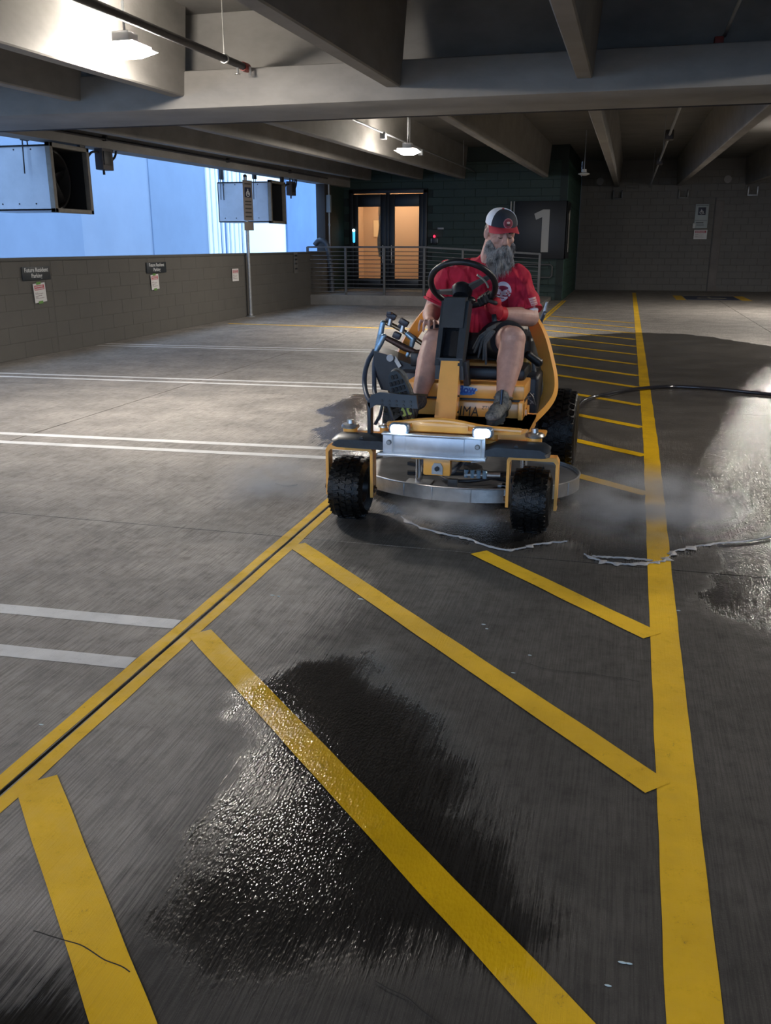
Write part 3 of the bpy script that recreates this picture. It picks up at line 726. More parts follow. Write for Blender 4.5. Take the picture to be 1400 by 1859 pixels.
ph = obj('paper_sheet', MB().box(-7.86,-7.66,28.37,28.395,1.75,2.25), mat('lit_paper', (.9,.75,.5,1), .8)); tag(ph, 'small bright sheet posted inside the vestibule, seen through left door pane', 'notice')
cur = thing('clear_plastic_drape', 'crumpled translucent plastic sheet hanging inside the left door pane', 'plastic sheet', (-7.1,26.6,1.0))
m = MB(); random.seed(3)
nz_, nx_ = 26, 10
for j in range(nz_+1):
    for i in range(nx_+1):
        z = 1.15+1.5*j/nz_; x = -7.22+.26*i/nx_+.02*math.sin(z*7+i)
        m.v.append(Vector((x, 26.6+.05*math.sin(i*1.7+z*3)+.05*mnoise.noise(Vector((x*9,z*5,0))), z)))
for j in range(nz_):
    for i in range(nx_): k = j*(nx_+1)+i; m.f.append([k,k+1,k+nx_+2,k+nx_+1])
obj('drape', m, mat('crumpled_plastic', (1,.86,.70,1), .25, var=.3, vs=9), cur, fixn=False)
cr = thing('card_reader', 'small black card reader with a red light right of the doors', 'card reader', (-5.38,25.98,1.6))
obj('body', MB().rbox(-5.46,-5.30,25.94,26.0,1.52,1.72,.01), M_BLACK, cr)
obj('side_trim', MB().rbox(-5.48,-5.46,25.93,25.97,1.56,1.68,.004).rbox(-5.30,-5.28,25.93,25.97,1.56,1.68,.004), M_GALV, cr)
obj('red_light', MB().ell((-5.38,25.93,1.74),.035,12), mat('red_led', (.5,0,0,1), .4, emit=(1,.02,.06,1), es=3.5), cr)
tag(obj('name_plate', MB().rbox(-5.30,-5.12,25.98,26.0,1.93,1.98,.004), M_GALV), 'tiny grey plate on the green wall above the card reader', 'plate')
# ------------------------------------------------------------------ number 1 box sign wrapping the corner
bs_ = thing('level_sign', 'big black corner sign with the white number 1 on the green wall', 'sign', (-2.4,25.9,1.15))
obj('board', MB().rbox(-3.10,-1.66,25.90,26.0,1.13,2.66,.006), mat('sign_black', (.006,.007,.010,1), .45), bs_)
obj('side_board', MB().rbox(-1.70,-1.655,25.90,27.3,1.13,2.66,.006), MATS['sign_black'], bs_)
one = [(0,0),(.20,0),(.20,1.13),(0.02,1.13),(-.22,1.02),(-.17,.86),(0.0,.93)]
def one_at(F, lab=None):
    obj('numeral', MB().prism(one, 0, .012, F), mat('numeral_cream', (.42,.41,.38,1), .6), bs_)
one_at(frame((-2.34,25.90,1.31),(1,0,0),(0,0,1)))
one_at(frame((-1.655,26.62,1.31),(0,1,0),(0,0,1)))
vp = thing('vent_pipes', 'pair of thin pale vertical pipes left of the big number sign', 'pipe', (-3.15,25.95,2.4))
for x in (-3.22,-3.13): obj('pipe', MB().cone((x,25.95,2.1),(x,25.95,2.66),.02,.02,8), mat('pale_conduit', (.45,.44,.42,1), .5), vp)
# accessible sign and notice on the back wall
F = frame((2.30,32.55,2.42),(1,0,0),(0,0,1))
t = thing('accessible_parking_sign', 'pale parking sign with dark blue wheelchair square on the back wall', 'sign', F.translation)
M_PS = mat('pale_sign', (.36,.40,.40,1), .5)
obj('plate', MB().rbox(-.21,.21,-.38,.38,-.005,.005,.003,F), M_PS, t)
obj('blue_square', MB().rbox(-.12,.12,.04,.28,.005,.008,.001,F), mat('sign_navy', (.01,.014,.04,1), .5), t)
obj('wheelchair_symbol', MB().lathe([(.045,.0),(.062,.0),(.062,.002),(.045,.002)],20,F @ Matrix.Translation((-.01,.12,.008)),True).box(-.03,-.008,.13,.22,.008,.010,F).box(-.03,.06,.12,.14,.008,.010,F).box(.04,.085,.07,.085,.008,.010,F), M_LET, t)
obj('border', MB().box(-.19,.19,.33,.345,.005,.006,F).box(-.19,.19,-.14,-.13,.005,.006,F).box(-.16,.08,-.22,-.19,.005,.006,F).box(-.14,.10,-.29,-.27,.005,.006,F), M_SIGN, t)
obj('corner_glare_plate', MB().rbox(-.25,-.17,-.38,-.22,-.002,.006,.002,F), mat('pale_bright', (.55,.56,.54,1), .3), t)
F = frame((2.32,32.55,1.84),(1,0,0),(0,0,1))
notice(F, .21,.15, 'white and red paper notice below the accessible parking sign, back wall', (False,False))
# ------------------------------------------------------------------ the yellow ride-on surface cleaner
CX = -.905
mc = thing('ride_on_floor_cleaner', 'yellow ride-on zero-turn machine with a round steel pressure-washing deck', 'floor cleaner', (CX, 5.3, 0))
def tyre(x, y, r, w, name, n_lug, rim_r, knob=.012, yaw=0):
    B = Matrix.Translation((x, y, r)) @ Matrix.Rotation(yaw,4,'Z') @ Matrix.Rotation(math.pi/2, 4, 'Y')      # local z -> world x
    prof = []
    hw = w/2
    for (rr, zz) in ((rim_r,-hw*.72),(rim_r+.02,-hw*.86),((rim_r+r)/2,-hw),(r-.035,-hw*.95),(r-.012,-hw*.78),(r-.002,-hw*.45),(r,0)): prof.append((rr,zz))
    prof = prof+[(a,-b) for a, b in prof[::-1][1:]]
    m = MB().lathe(prof, 48, B, True)
    t = obj(name, m, M_RUB, mc)
    k = MB(); rows = 5; n = n_lug
    for j in range(rows):
        zc = -hw*.72+hw*1.44*j/(rows-1); rr = r-.004-(.016 if j in (0,rows-1) else 0)
        for i in range(n):
            a = 2*math.pi*(i+.5*(j%2))/n
            Q = B @ Matrix.Rotation(a,4,'Z') @ Matrix.Translation((rr,0,zc)) @ Matrix.Rotation(.25*(1 if j%2 else -1),4,'X')
            l = 2*math.pi*rr/n*.36
            k.prism([(-l,-hw*.13),(l,-hw*.15),(l*.8,hw*.15),(-l*.8,hw*.13)], -.004, knob, Q @ Matrix(((0,0,1,0),(1,0,0,0),(0,1,0,0),(0,0,0,1))))
    obj('tread', k, M_RUB, t)
    rim = MB().lathe([(0,-hw*.5),(rim_r*.35,-hw*.55),(rim_r*.8,-hw*.35),(rim_r,-hw*.75),(rim_r+.006,-hw*.75),(rim_r+.004,0),(rim_r+.006,hw*.75),(rim_r,hw*.75),(rim_r*.8,hw*.35),(rim_r*.35,hw*.55),(0,hw*.5)], 32, B)
    obj('rim', rim, mat('rim_black', (.03,.03,.03,1), .4, .3), t)
    return t
WX = (-1.43, -.405)
for x in WX: tyre(x, 4.665, .174, .205, 'caster_wheel', 30, .08)
for x in (-.365, -1.47): tyre(x, 6.16, .272, .235, 'drive_wheel', 34, .13, .014)
for i, x in enumerate(WX):
    m = MB(); w = .118; 
    out = [(-w-.02,.13),(-w-.02,.395),(-w-.005,.42),(w+.005,.42),(w+.02,.395),(w+.02,.13),(w+.004,.13),(w+.004,.382),(w-.008,.398),(-w+.008,.398),(-w-.004,.382),(-w-.004,.13)]
    out = [(x+a, b) for a, b in out]
    m.prism(out, 4.625, 4.70, axis='y')
    f = obj('caster_fork', m, M_YPAINT, mc)
    a = MB()
    for s in (-1, 1): a.cone((x+s*(w+.005),4.66,.172),(x+s*(w+.034),4.66,.172),.013,.013,6); a.cone((x+s*(w+.018),4.66,.172),(x+s*(w+.024),4.66,.172),.022,.022,16)
    obj('axle_bolt', a, mat('rusty_bolt', (.12,.07,.04,1), .5, .6), f)
    p = obj('caster_pivot', MB().cone((x,4.66,.40),(x,4.66,.525),.041,.041,24), M_YPAINT, mc)
    obj('bearing_cap', MB().lathe([(0,.0),(.05,.0),(.052,.008),(.045,.02),(.02,.024),(.018,.045),(0,.047)],24,Matrix.Translation((x,4.66,.522))), M_STEEL, p)
# front axle beam and rubber-black covers
ab = obj('front_axle_beam', MB().rbox(-1.40,-1.10,4.62,4.70,.42,.50,.01).rbox(-.72,-.43,4.62,4.70,.42,.50,.01).rbox(-1.15,-.68,4.62,4.72,.40,.50,.01), M_YPAINT, mc)
for x in (-1.235, -.625):
    b = obj('post_socket', MB().cone((x-.0,4.66,.49),(x,4.66,.535),.024,.024,16), M_YPAINT, mc)
    obj('socket_cap', MB().lathe([(0,0),(.032,0),(.030,.008),(.012,.012),(.01,.02),(0,.02)],16,Matrix.Translation((x,4.66,.534))), M_STEEL, b)
def cover(s):
    X = lambda d: CX+s*d
    P = [(X(.585),.465),(X(.595),.476),(X(.56),.498),(X(.32),.500),(X(.27),.475),(X(.17),.458),(X(.17),.432),(X(.30),.432),(X(.57),.436),(X(.595),.445)]
    m = MB(); n = len(P)
    vs = [(a,4.53,b) for a,b in P]+[(a,4.61,b+.008) for a,b in P]+[(CX+(a-CX)*.97,4.505,.45+(b-.45)*.7) for a,b in P]
    m.add(vs, [list(range(n,2*n)), list(range(2*n,3*n))[::-1]]+[(i,(i+1)%n,n+(i+1)%n,n+i) for i in range(n)]+[(2*n+i,2*n+(i+1)%n,(i+1)%n,i) for i in range(n)])
    c = obj('bumper_cover', m, mat('cover_slate', (.022,.028,.036,1), .35, var=.3, vs=25), mc)
    obj('fastener', MB().cone((X(.42),4.54,.49),(X(.42),4.515,.49),.012,.012,12), M_BLACK, c)
    for d in (.35,.54): obj('fastener', MB().rbox(X(d)-.012,X(d)+.012,4.508,4.53,.466,.486,.003), M_BLACK, c)
for s in (-1, 1): cover(s)
# light bar with two headlights
lb_ = obj('light_plate', MB().rbox(-1.20,-.645,4.50,4.525,.425,.535,.004).rbox(-1.22,-.635,4.46,4.53,.415,.430,.004), mat('brushed_aluminium', (.58,.60,.64,1), .38, .55, var=.12, vs=14), mc)
obj('upper_flange', MB().rbox(-1.20,-.645,4.47,4.53,.530,.540,.003), MATS['brushed_aluminium'], lb_)
obj('centre_panel', MB().rbox(-1.075,-.755,4.492,4.50,.440,.525,.003), MATS['brushed_aluminium'], lb_)
for x in (-1.165, -.685):
    obj('corner_bolt', MB().lathe([(0,-.004),(.014,-.004),(.014,.004),(.009,.008),(0,.008)],16,frame((x,4.497,.485),(1,0,0),(0,0,1))), M_GALV, lb_)
    obj('wire_loop', MB().tube([(x+.02,4.49,.53),(x+.02,4.485,.41),(x+.02-.05,4.485,.405)],.0025,6), M_STEEL, lb_)
for x in (-1.108, -.66):
    h = obj('headlight', MB().rbox(x-.056,x+.056,4.475,4.545,.535,.592,.022,seg=4), mat('headlight_body', (.25,.32,.42,1), .3, .4), mc)
    obj('led_lens', MB().rbox(x-.042,x+.042,4.46,4.50,.542,.586,.018,seg=4), mat('led_blue_white', (1,1,1,1), .3, emit=(.62,.84,1,1), es=HEADLIGHT_POWER), h)
# front deck sheet (footboard lip) and footwell
m = MB()
pts = [(-1.19,4.56),(-1.17,4.53),(-1.02,4.53),(-.96,4.54),(-.84,4.54),(-.76,4.53),(-.62,4.53),(-.47,4.57),(-.44,4.66),(-.44,5.14),(-1.19,5.14)]
m.prism(pts, .548, .562); m.rbox(-1.05,-.74,4.528,4.545,.545,.60,.01); m.prism([(-1.19,.50),(-1.19,.562),(-.44,.562),(-.44,.50)], 4.66, 5.1, axis='y')
obj('foot_deck', m, M_YPAINT, mc)
lip = MB().tube(spline([(-1.19,4.60,.565),(-1.14,4.55,.578),(-1.0,4.545,.60),(-.90,4.545,.606),(-.80,4.545,.60),(-.66,4.55,.578),(-.47,4.58,.565)],5),.016,10)
obj('deck_lip', lip, M_YPAINT, mc)
bd = obj('lower_panel', MB().rbox(-1.20,-.50,4.95,5.16,.53,.648,.008), M_YPAINT, mc)
ud = obj('upper_panel', MB().rbox(-1.19,-.50,4.975,5.45,.660,.745,.010), M_YPAINT, mc)
obj('panel_gap', MB().box(-1.19,-.50,4.99,5.16,.645,.662), M_BLACK, mc)
def paint_text(body, size, F, col, par, name='lettering', **k):
    me = text_mesh(body, size, F, name, .0006, **k); me.materials.append(col); return obj(name, shift_mesh(me, wloc(par)), None, par)
FP = frame((-.840,4.9485,.592),(1,0,0),(0,0,1))
M_PRT = mat('dark_print', (.035,.02,.015,1), .5)
paint_text('ULTIMA', .080, FP @ Matrix.Translation((.085,-.004,0)), M_PRT, bd, shear=.12, xs=.80, spacing=1.05, align='RIGHT')
paint_text('ZT1', .026, FP @ Matrix.Translation((.125,.022,0)), M_PRT, bd, shear=.2)
FQ = frame((-.838,4.9745,.705),(1,0,0),(0,0,1))
stk = MB(); q = []
for i in range(22):
    a = 2*math.pi*i/22; r = 1+.12*math.sin(a*5)+.08*math.sin(a*9+1); q.append((.062*r*math.cos(a)+.005, .026*r*math.sin(a)))
stk.prism(q, 0, .0008, FQ); sk = obj('splash_sticker', stk, mat('sticker_pale_blue', (.35,.60,.85,1), .4), ud)
q2 = []
for i in range(22):
    a = 2*math.pi*i/22; r = 1+.15*math.sin(a*7+2); q2.append((.052*r*math.cos(a)+.003, .011*r*math.sin(a)-.016))
obj('splash', MB().prism(q2, .0008, .0014, FQ), mat('sticker_blue', (.03,.20,.60,1), .4), sk)
paint_text('Flow', .058, FQ @ Matrix.Translation((.004,.004,.0014)), mat('sticker_deep_blue', (.01,.08,.42,1), .4), sk, bold=.0022, shear=.1)
# hitch under the plate
ht = obj('hitch_bracket', MB().rbox(-.985,-.835,4.54,4.60,.305,.42,.008).rbox(-1.06,-.72,4.56,4.60,.385,.415,.006), M_YPAINT, mc)
F = frame((-.905,4.538,.345),(1,0,0),(0,0,1))
obj('shackle_plate', MB().prism([(-.03,-.03),(.03,-.03),(.03,.01),(.018,.032),(-.018,.032),(-.03,.01)],0,.006,F), M_GALV, ht)
obj('bolt', MB().cone((-.905,4.535,.348),(-.905,4.515,.348),.013,.013,6), M_DKMET, ht)
# chassis and understructure
obj('chassis', MB().rbox(-1.08,-1.02,4.62,6.2,.40,.50,.01).rbox(-.79,-.73,4.62,6.2,.40,.50,.01).rbox(-1.30,-.50,6.05,6.35,.25,.5,.02), M_DKMET, mc)
# round deck, elliptical steel skirt
DX, DY, RX, RY = -.90, 5.50, .715, .515
def ring(z, k=1.0, n=72):
    out = []
    for i in range(n):
        a = 2*math.pi*i/n
        out.append((DX+RX*k*math.cos(a), DY+RY*k*math.sin(a), z))
    return out
n = 72; m = MB(); A, B_, C_, D_ = ring(.035), ring(.118), ring(.118,.985), ring(.035,.985)
m.add(A+B_+C_+D_, [(i,(i+1)%n,n+(i+1)%n,n+i) for i in range(n)]+[(n+i,n+(i+1)%n,2*n+(i+1)%n,2*n+i) for i in range(n)]+[(2*n+i,2*n+(i+1)%n,3*n+(i+1)%n,3*n+i) for i in range(n)]+[(3*n+i,3*n+(i+1)%n,(i+1)%n,i) for i in range(n)])
dk = obj('deck_skirt', m, M_STEEL, mc)
obj('rim_edge', MB().tube([Vector(p) for p in ring(.120)+ring(.120)[:1]], .005, 8), M_STEEL, dk)
for ang in (-2.02,-1.75,-1.42,-1.13,-.8,-.4): 
    x = DX+RX*math.cos(ang); y = DY+RY*math.sin(ang)
    obj('seam_strip', MB().rbox(x-.004,x+.004,y-.006,y+.004,.038,.116,.001), M_GALV, dk)
A, B_ = ring(.104,.985), ring(.100,.985)
dt = obj('deck_top', MB().add(A+B_, [list(range(n)), list(range(n,2*n))[::-1]]+[(i,(i+1)%n,n+(i+1)%n,n+i) for i in range(n)]), M_DISC, mc)
obj('swivel_hub', MB().lathe([(0,0),(.11,0),(.10,.03),(.05,.05),(.04,.13),(0,.13)],24,Matrix.Translation((DX,DY-.02,.104))), M_DKMET, mc)
for (a, b) in (((-1.25,5.30),(-.55,5.45)),((-1.3,5.55),(-.5,5.25))): obj('stiffener', MB().tube([(a[0],a[1],.115),(b[0],b[1],.115)],1,flat=(.018,.010),upv=(0,0,1)), M_DKMET, dt)
obj('lift_post', MB().cone((-1.13,5.10,.105),(-1.13,5.10,.36),.022,.022,16), mat('chrome_post', (.7,.72,.76,1), .15, 1), mc)
obj('post_foot', MB().rbox(-1.21,-1.05,5.05,5.17,.104,.114,.003), M_GALV, mc)
obj('lift_post', MB().cone((-.50,5.12,.105),(-.50,5.12,.36),.022,.022,16), MATS['chrome_post'], mc)
obj('deck_latch', MB().rbox(-.94,-.88,5.03,5.06,.105,.16,.004).rbox(-1.0,-.82,5.03,5.05,.105,.112,.002), M_DKMET, dt)
for x in (-.62, -.60): obj('clamp', MB().rbox(x-.03,x+.02,5.10,5.15,.105,.125,.004), M_GALV, dt)
obj('feed_hose', MB().tube(spline([(-1.13,5.08,.33),(-1.08,5.04,.25),(-1.0,5.02,.20),(-.93,5.10,.19),(-.90,5.35,.20)],6),.016,10), M_HOSE, mc)
obj('feed_hose', MB().tube(spline([(-.62,5.2,.17),(-.72,5.15,.145),(-.85,5.12,.13),(-.98,5.14,.13),(-1.05,5.3,.13)],6),.011,8), M_BLACK, mc)
vm = obj('valve_row', MB().cone((-.80,4.80,.255),(-.60,4.82,.26),.014,.014,10), M_STEEL, mc)
for k in range(4): obj('valve', MB().cone((-.79+.035*k,4.80,.24),(-.79+.035*k,4.80,.285),.013,.013,8), mat('blue_chrome', (.25,.4,.55,1), .3, .8), vm)
# steering column
lean = Matrix.Translation((0,0,0))
m = MB()
def taper(z0, z1, xa, xb, ya, yb, wa, wb, da, db):
    vs = []
    for (z, x, y, w, d) in ((z0,xa,ya,wa,da),(z1,xb,yb,wb,db)):
        vs += [(x-w,y-d,z),(x+w,y-d,z),(x+w,y+d,z),(x-w,y+d,z)]
    return vs, [(3,2,1,0),(4,5,6,7),(0,1,5,4),(1,2,6,5),(2,3,7,6),(3,0,4,7)]
m.add(*taper(.56,.885,-.912,-.905,4.80,4.90,.060,.052,.05,.05))
sc = obj('column_base', m, M_YPAINT, mc)
for (x, z) in ((-.845,.70),(-.845,.61)): obj('rivet', MB().ell((x,4.80,z),.006,8), M_BLACK, sc)
cl = MB()
bmv = taper(.80,1.20,-.905,-.895,4.93,5.10,.078,.066,.05,.055)
# black column: two cheeks and a recessed middle
cl.add(*taper(.86,1.20,-.980,-.974,4.90,5.06,.012,.014,.06,.065))
cl.add(*taper(.86,1.20,-.850,-.846,4.90,5.06,.012,.014,.06,.065))
cl.add(*taper(1.06,1.22,-.914,-.910,4.965,5.035,.062,.060,.045,.06))
cl.add(*taper(.78,.90,-.912,-.912,4.90,4.91,.082,.074,.04,.055))
cb_ = obj('column_cover', cl, mat('column_slate', (.035,.042,.050,1), .4, var=.15, vs=20), mc)
obj('recess', MB().add(*taper(.88,1.08,-.914,-.912,4.95,5.04,.052,.050,.02,.02)), M_BLACK, cb_)
obj('rib', MB().add(*taper(.90,1.06,-.870,-.868,4.90,4.97,.006,.006,.03,.03)), MATS['column_slate'], cb_)
obj('knee_bracket', MB().add(*taper(.74,.88,-.820,-.834,4.94,4.92,.014,.016,.035,.05)).add(*taper(.78,.88,-.985,-.972,4.93,4.92,.012,.014,.03,.045)), MATS['column_slate'], cb_)
# steering wheel: plane normal leans back towards the driver
SW = Vector((-.893, 5.13, 1.285)); th = math.radians(47)
nrm = Vector((0, math.cos(th), math.sin(th)))
SF = frame(SW, (1,0,0), Vector((1,0,0)).cross(nrm)*-1)      # local z = normal
rimp = [SF @ Vector((.185*math.cos(a), .185*math.sin(a), 0)) for a in [2*math.pi*i/56 for i in range(57)]]
sw = obj('steering_wheel', MB().tube(rimp, .0175, 14, caps=False), M_BLACK, mc)
sp_ = MB()
for a in (math.radians(158), math.radians(-24), math.radians(90)):
    d = Vector((math.cos(a), math.sin(a), 0))
    p = [SF @ (d*.178), SF @ (d*.12+Vector((0,0,-.018))), SF @ (d*.045+Vector((0,0,-.04)))]
    sp_.tube(p, [.8,1,1.3], flat=(.016,.007), upv=nrm)
obj('spoke', sp_, mat('spoke_grey', (.06,.065,.07,1), .3), sw)
obj('hub', MB().lathe([(0,-.09),(.045,-.09),(.058,-.06),(.06,-.035),(.05,-.02),(0,-.015)],24,SF), M_BLACK, sw)
obj('turn_signal_arc', MB().tube([SF @ Vector((.150*math.cos(a), .150*math.sin(a), -.03)) for a in [math.radians(-50+5*i) for i in range(10)]], .006, 8), mat('pale_cable', (.3,.3,.26,1), .5), sw)
obj('dash', MB().ell((-.885,5.10,1.20),(.075,.05,.03),20), M_BLACK, cb_)
# seat base, seat
obj('seat_base', MB().rbox(-1.17,-.52,5.16,5.75,.74,.815,.02), M_BLACK, mc)
obj('seat_hump', MB().rbox(-.935,-.69,5.22,5.40,.80,.835,.015), mat('tan_yellow', (.50,.24,.05,1), .5), mc)
st = obj('seat_cushion', MB().rbox(-1.12,-.66,5.36,5.80,.80,.855,.025,seg=3), mat('seat_vinyl', (.02,.02,.022,1), .45), mc)
obj('seat_back', MB().rbox(-1.08,-.68,5.83,5.91,.84,1.22,.03,seg=3), MATS['seat_vinyl'], mc)
# right-hand side (image right): curved yellow frame rail, tank, controls
path = [(-.635,5.86,1.13),(-.585,5.82,1.085),(-.53,5.76,1.01),(-.475,5.70,.91),(-.435,5.64,.80),(-.405,5.58,.70),(-.400,5.52,.62),(-.43,5.46,.555),(-.49,5.38,.49),(-.555,5.31,.43)]
rr = spline(path, 5)
w_ = [.55+.45*min(1,i/12) for i in range(len(rr))]
obj('frame_rail', MB().tube(rr, w_, flat=(.020,.042), upv=(.85,-.5,.2)), M_YPAINT, mc)
obj('rail_foot', MB().rbox(-.58,-.39,5.24,5.36,.40,.425,.01), M_YPAINT, mc)
pl_ = [(2*CX-a, b, c) for a, b, c in path[:5]]
obj('frame_rail', MB().tube(spline(pl_,5), .9, flat=(.020,.042), upv=(-.85,-.5,.2)), M_YPAINT, mc)
tk = obj('side_tank', MB().rbox(-.66,-.455,5.30,5.72,.51,.755,.025,seg=3), M_TANK, mc)
m = MB()
for (x, z) in ((-.555,.63),(-.555,.565),(-.515,.625),(-.49,.64),(-.525,.585),(-.485,.60)):
    for a in (.7, -.7): m.rbox(-.016,.016,-.004,.004,0,.002,.0008,frame((x,5.298,z),(math.cos(a),0,math.sin(a)),(-math.sin(a),0,math.cos(a))),seg=1)
obj('cross_vent', m, mat('vent_pale', (.35,.32,.28,1), .6), tk)
obj('ridge', MB().tube(spline([(-.62,5.295,.66),(-.55,5.295,.68),(-.49,5.295,.64),(-.465,5.295,.58)],5),.006,6).tube([(-.64,5.295,.70),(-.54,5.295,.70)],.005,6), M_BLACK, tk)
obj('frame_upright', MB().rbox(-.525,-.50,4.90,5.0,.53,.66,.004).rbox(-.515,-.49,5.05,5.20,.50,.60,.004).rbox(-.60,-.49,5.06,5.09,.45,.60,.004), M_YPAINT, mc)
obj('filler_tube', MB().cone((-.543,5.48,.75),(-.543,5.48,.835),.024,.024,16), M_YPAINT, mc)
lv = obj('control_lever', MB().cone((-.50,5.5,.75),(-.505,5.46,.84),.012,.012,10), M_GALV, mc)
obj('grip', MB().cap((-.535,5.46,.86),(-.475,5.48,.815),.026,.028,14), M_BLACK, lv)
obj('linkage_rod', MB().cone((-.605,4.80,.745),(-.612,4.78,.552),.0085,.0085,10), mat('rod_blue_black', (.03,.04,.06,1), .3, .5), mc)
obj('rod_foot', MB().lathe([(0,0),(.03,0),(.026,.01),(.012,.014),(0,.014)],16,Matrix.Translation((-.612,4.78,.552))), M_STEEL, mc)
# left-hand side: splash panel, box, manifold and hoses
F = frame((-1.40,5.45,.73),(1,.0,0),(0,0,1))
sd = obj('splash_panel', MB().prism([(-1.50,.86),(-1.49,.72),(-1.45,.62),(-1.33,.61),(-1.22,.64),(-1.20,.77),(-1.30,.80),(-1.42,.845)], 5.40, 5.62, axis='y'), M_TANK, mc)
obj('battery_box', MB().rbox(-1.31,-1.17,5.26,5.45,.62,.755,.012), mat('box_navy', (.02,.026,.04,1), .4), mc)
obj('box_label', MB().box(-1.205,-1.195,5.256,5.26,.70,.725).box(-1.212,-1.20,5.256,5.26,.695,.70), M_LET, mc)
obj('cap_block', MB().rbox(-1.25,-1.19,5.35,5.43,.78,.865,.01), M_BLACK, mc)
mf = obj('manifold', MB().chain([((-1.455,5.5,1.03),.013),((-1.40,5.5,1.015),.014),((-1.34,5.5,.985),.015),((-1.27,5.5,.945),.016),((-1.20,5.5,.90),.014)],12), M_BRASS, mc)
M_CHB = mat('blue_tinted_steel', (.35,.50,.62,1), .3, .7, var=.3, vs=60)
obj('left_riser', MB().chain([((-1.46,5.48,1.03),.017),((-1.475,5.48,.96),.019),((-1.495,5.48,.89),.015),((-1.51,5.48,.84),.013)],12), M_CHB, mf)
obj('lower_branch', MB().chain([((-1.445,5.46,.945),.016),((-1.38,5.46,.915),.020),((-1.31,5.46,.88),.022),((-1.24,5.46,.855),.016),((-1.17,5.46,.86),.014)],12), mat('rusty_brown', (.10,.06,.05,1), .5, .6, var=.4, vs=80), mf)
obj('left_elbow', MB().chain([((-1.445,5.45,.95),.018),((-1.47,5.45,.90),.018),((-1.495,5.45,.855),.014)],12), M_CHB, mf)
obj('right_drop', MB().chain([((-1.30,5.48,.965),.017),((-1.262,5.48,.935),.019),((-1.275,5.48,.88),.014),((-1.30,5.48,.83),.012)],12), M_CHB, mf)
for (x, z) in ((-1.405,1.075),(-1.325,1.035)):
    v = MB().rbox(-.03,.03,-.018,.018,-.018,.018,.004,frame((x,5.49,z),(.87,0,-.5),(0,1,0))).rbox(-.022,.0,-.01,.01,-.045,-.018,.003,frame((x,5.49,z),(.87,0,-.5),(0,1,0)))
    obj('valve_handle', v, mat('valve_dark', (.03,.03,.045,1), .35), mf)
    obj('valve_neck', MB().cone((x-.005,5.49,z-.02),(x-.015,5.49,z-.06),.014,.016,12), M_STEEL, mf)
obj('valve_handle', MB().rbox(-.025,.025,-.02,.02,-.02,.02,.006,frame((-1.365,5.47,.955),(.9,0,-.4),(0,1,0))), MATS['valve_dark'], mf)
obj('valve_handle', MB().rbox(-1.42,-1.39,5.42,5.46,1.085,1.105,.004), MATS['valve_dark'], mf)
obj('lever', MB().tube([(-1.365,5.40,.83),(-1.32,5.38,.77)],1,flat=(.012,.006),upv=(0,1,0)), M_GALV, mf)
obj('pressure_gauge', MB().lathe([(0,-.012),(.022,-.012),(.022,.012),(0,.012)],20,frame((-1.385,5.38,.825),(1,0,0),(0,0,1))), mat('gauge_face', (.4,.42,.44,1), .3), mf)
for (p, r) in (([(-1.515,5.48,.86),(-1.545,5.45,.80),(-1.555,5.40,.73),(-1.545,5.35,.66),(-1.50,5.25,.60),(-1.46,5.2,.57)],.0155),([(-1.49,5.45,.85),(-1.50,5.42,.78),(-1.49,5.38,.70),(-1.465,5.3,.62),(-1.42,5.2,.57)],.0145)):
    obj('pressure_hose', MB().tube(spline(p,6),r,12), M_HOSE, mc)
# foot pedal frame
pd = obj('pedal_plate', MB().prism([(-1.315,.675),(-1.29,.72),(-1.245,.735),(-1.04,.725),(-1.03,.655),(-1.20,.660),(-1.26,.670),(-1.30,.64)], 4.60, 4.625, axis='y'), mat('pedal_navy', (.02,.028,.04,1), .4), mc)
obj('pedal_arm', MB().rbox(-1.315,-1.295,4.60,4.66,.50,.68,.004).tube([(-1.235,4.62,.66),(-1.25,4.63,.60),(-1.28,4.64,.55)],.009,8).tube([(-1.20,4.62,.66),(-1.17,4.63,.56)],.009,8), MATS['pedal_navy'], pd)
k = MB()
for i in range(5):
    for j in range(2): k.cone((-1.23+.04*i,4.60,.668+.022*j),(-1.23+.04*i,4.596,.668+.022*j),.007,.007,8)
obj('grip_stud', k, M_BLACK, pd)
# rear: spray wand fittings standing behind the rider
rw = obj('rear_hose_riser', MB().tube(spline([(-.59,6.5,.72),(-.58,6.5,.88),(-.56,6.5,.98),(-.535,6.5,1.05)],6),.014,10), M_HOSE, mc)
obj('chrome_coupling', MB().chain([((-.54,6.5,1.03),.014),((-.525,6.5,1.11),.010)],12), M_STEEL, rw)
obj('rear_pipe', MB().tube([(-.62,6.3,.8),(-.62,6.3,1.05),(-.60,6.3,1.08)],.012,8), M_STEEL, mc)
obj('engine_block', MB().rbox(-1.25,-.56,6.0,6.55,.50,.92,.04,seg=3), M_BLACK, mc)
obj('engine_shroud', MB().lathe([(0,.12),(.12,.11),(.19,.06),(.2,0)],24,Matrix.Translation((CX,6.28,.92))), M_DKMET, mc)
# ------------------------------------------------------------------ supply hose on the floor
hs = [FL(1030,746,.02),FL(1060,728,.02),FL(1110,714,.02),FL(1160,706,.02),FL(1220,702,.02),FL(1300,706,.02),FL(1400,716,.02),(2.6,9.5),(4.0,9.2)]
hp = [(-.50,6.45,.60),(-.42,6.9,.35),(-.38,7.6,.08)]+[(a,b,.021) for a,b in hs[1:]]
ho = obj('supply_hose', MB().tube(spline(hp,10),.020,12), mat('wet_black_hose', (.02,.02,.025,1), .12, spec=.9), loc=(0,8,0))
tag(ho, 'black glossy pressure hose curving across the wet floor to the right', 'hose')
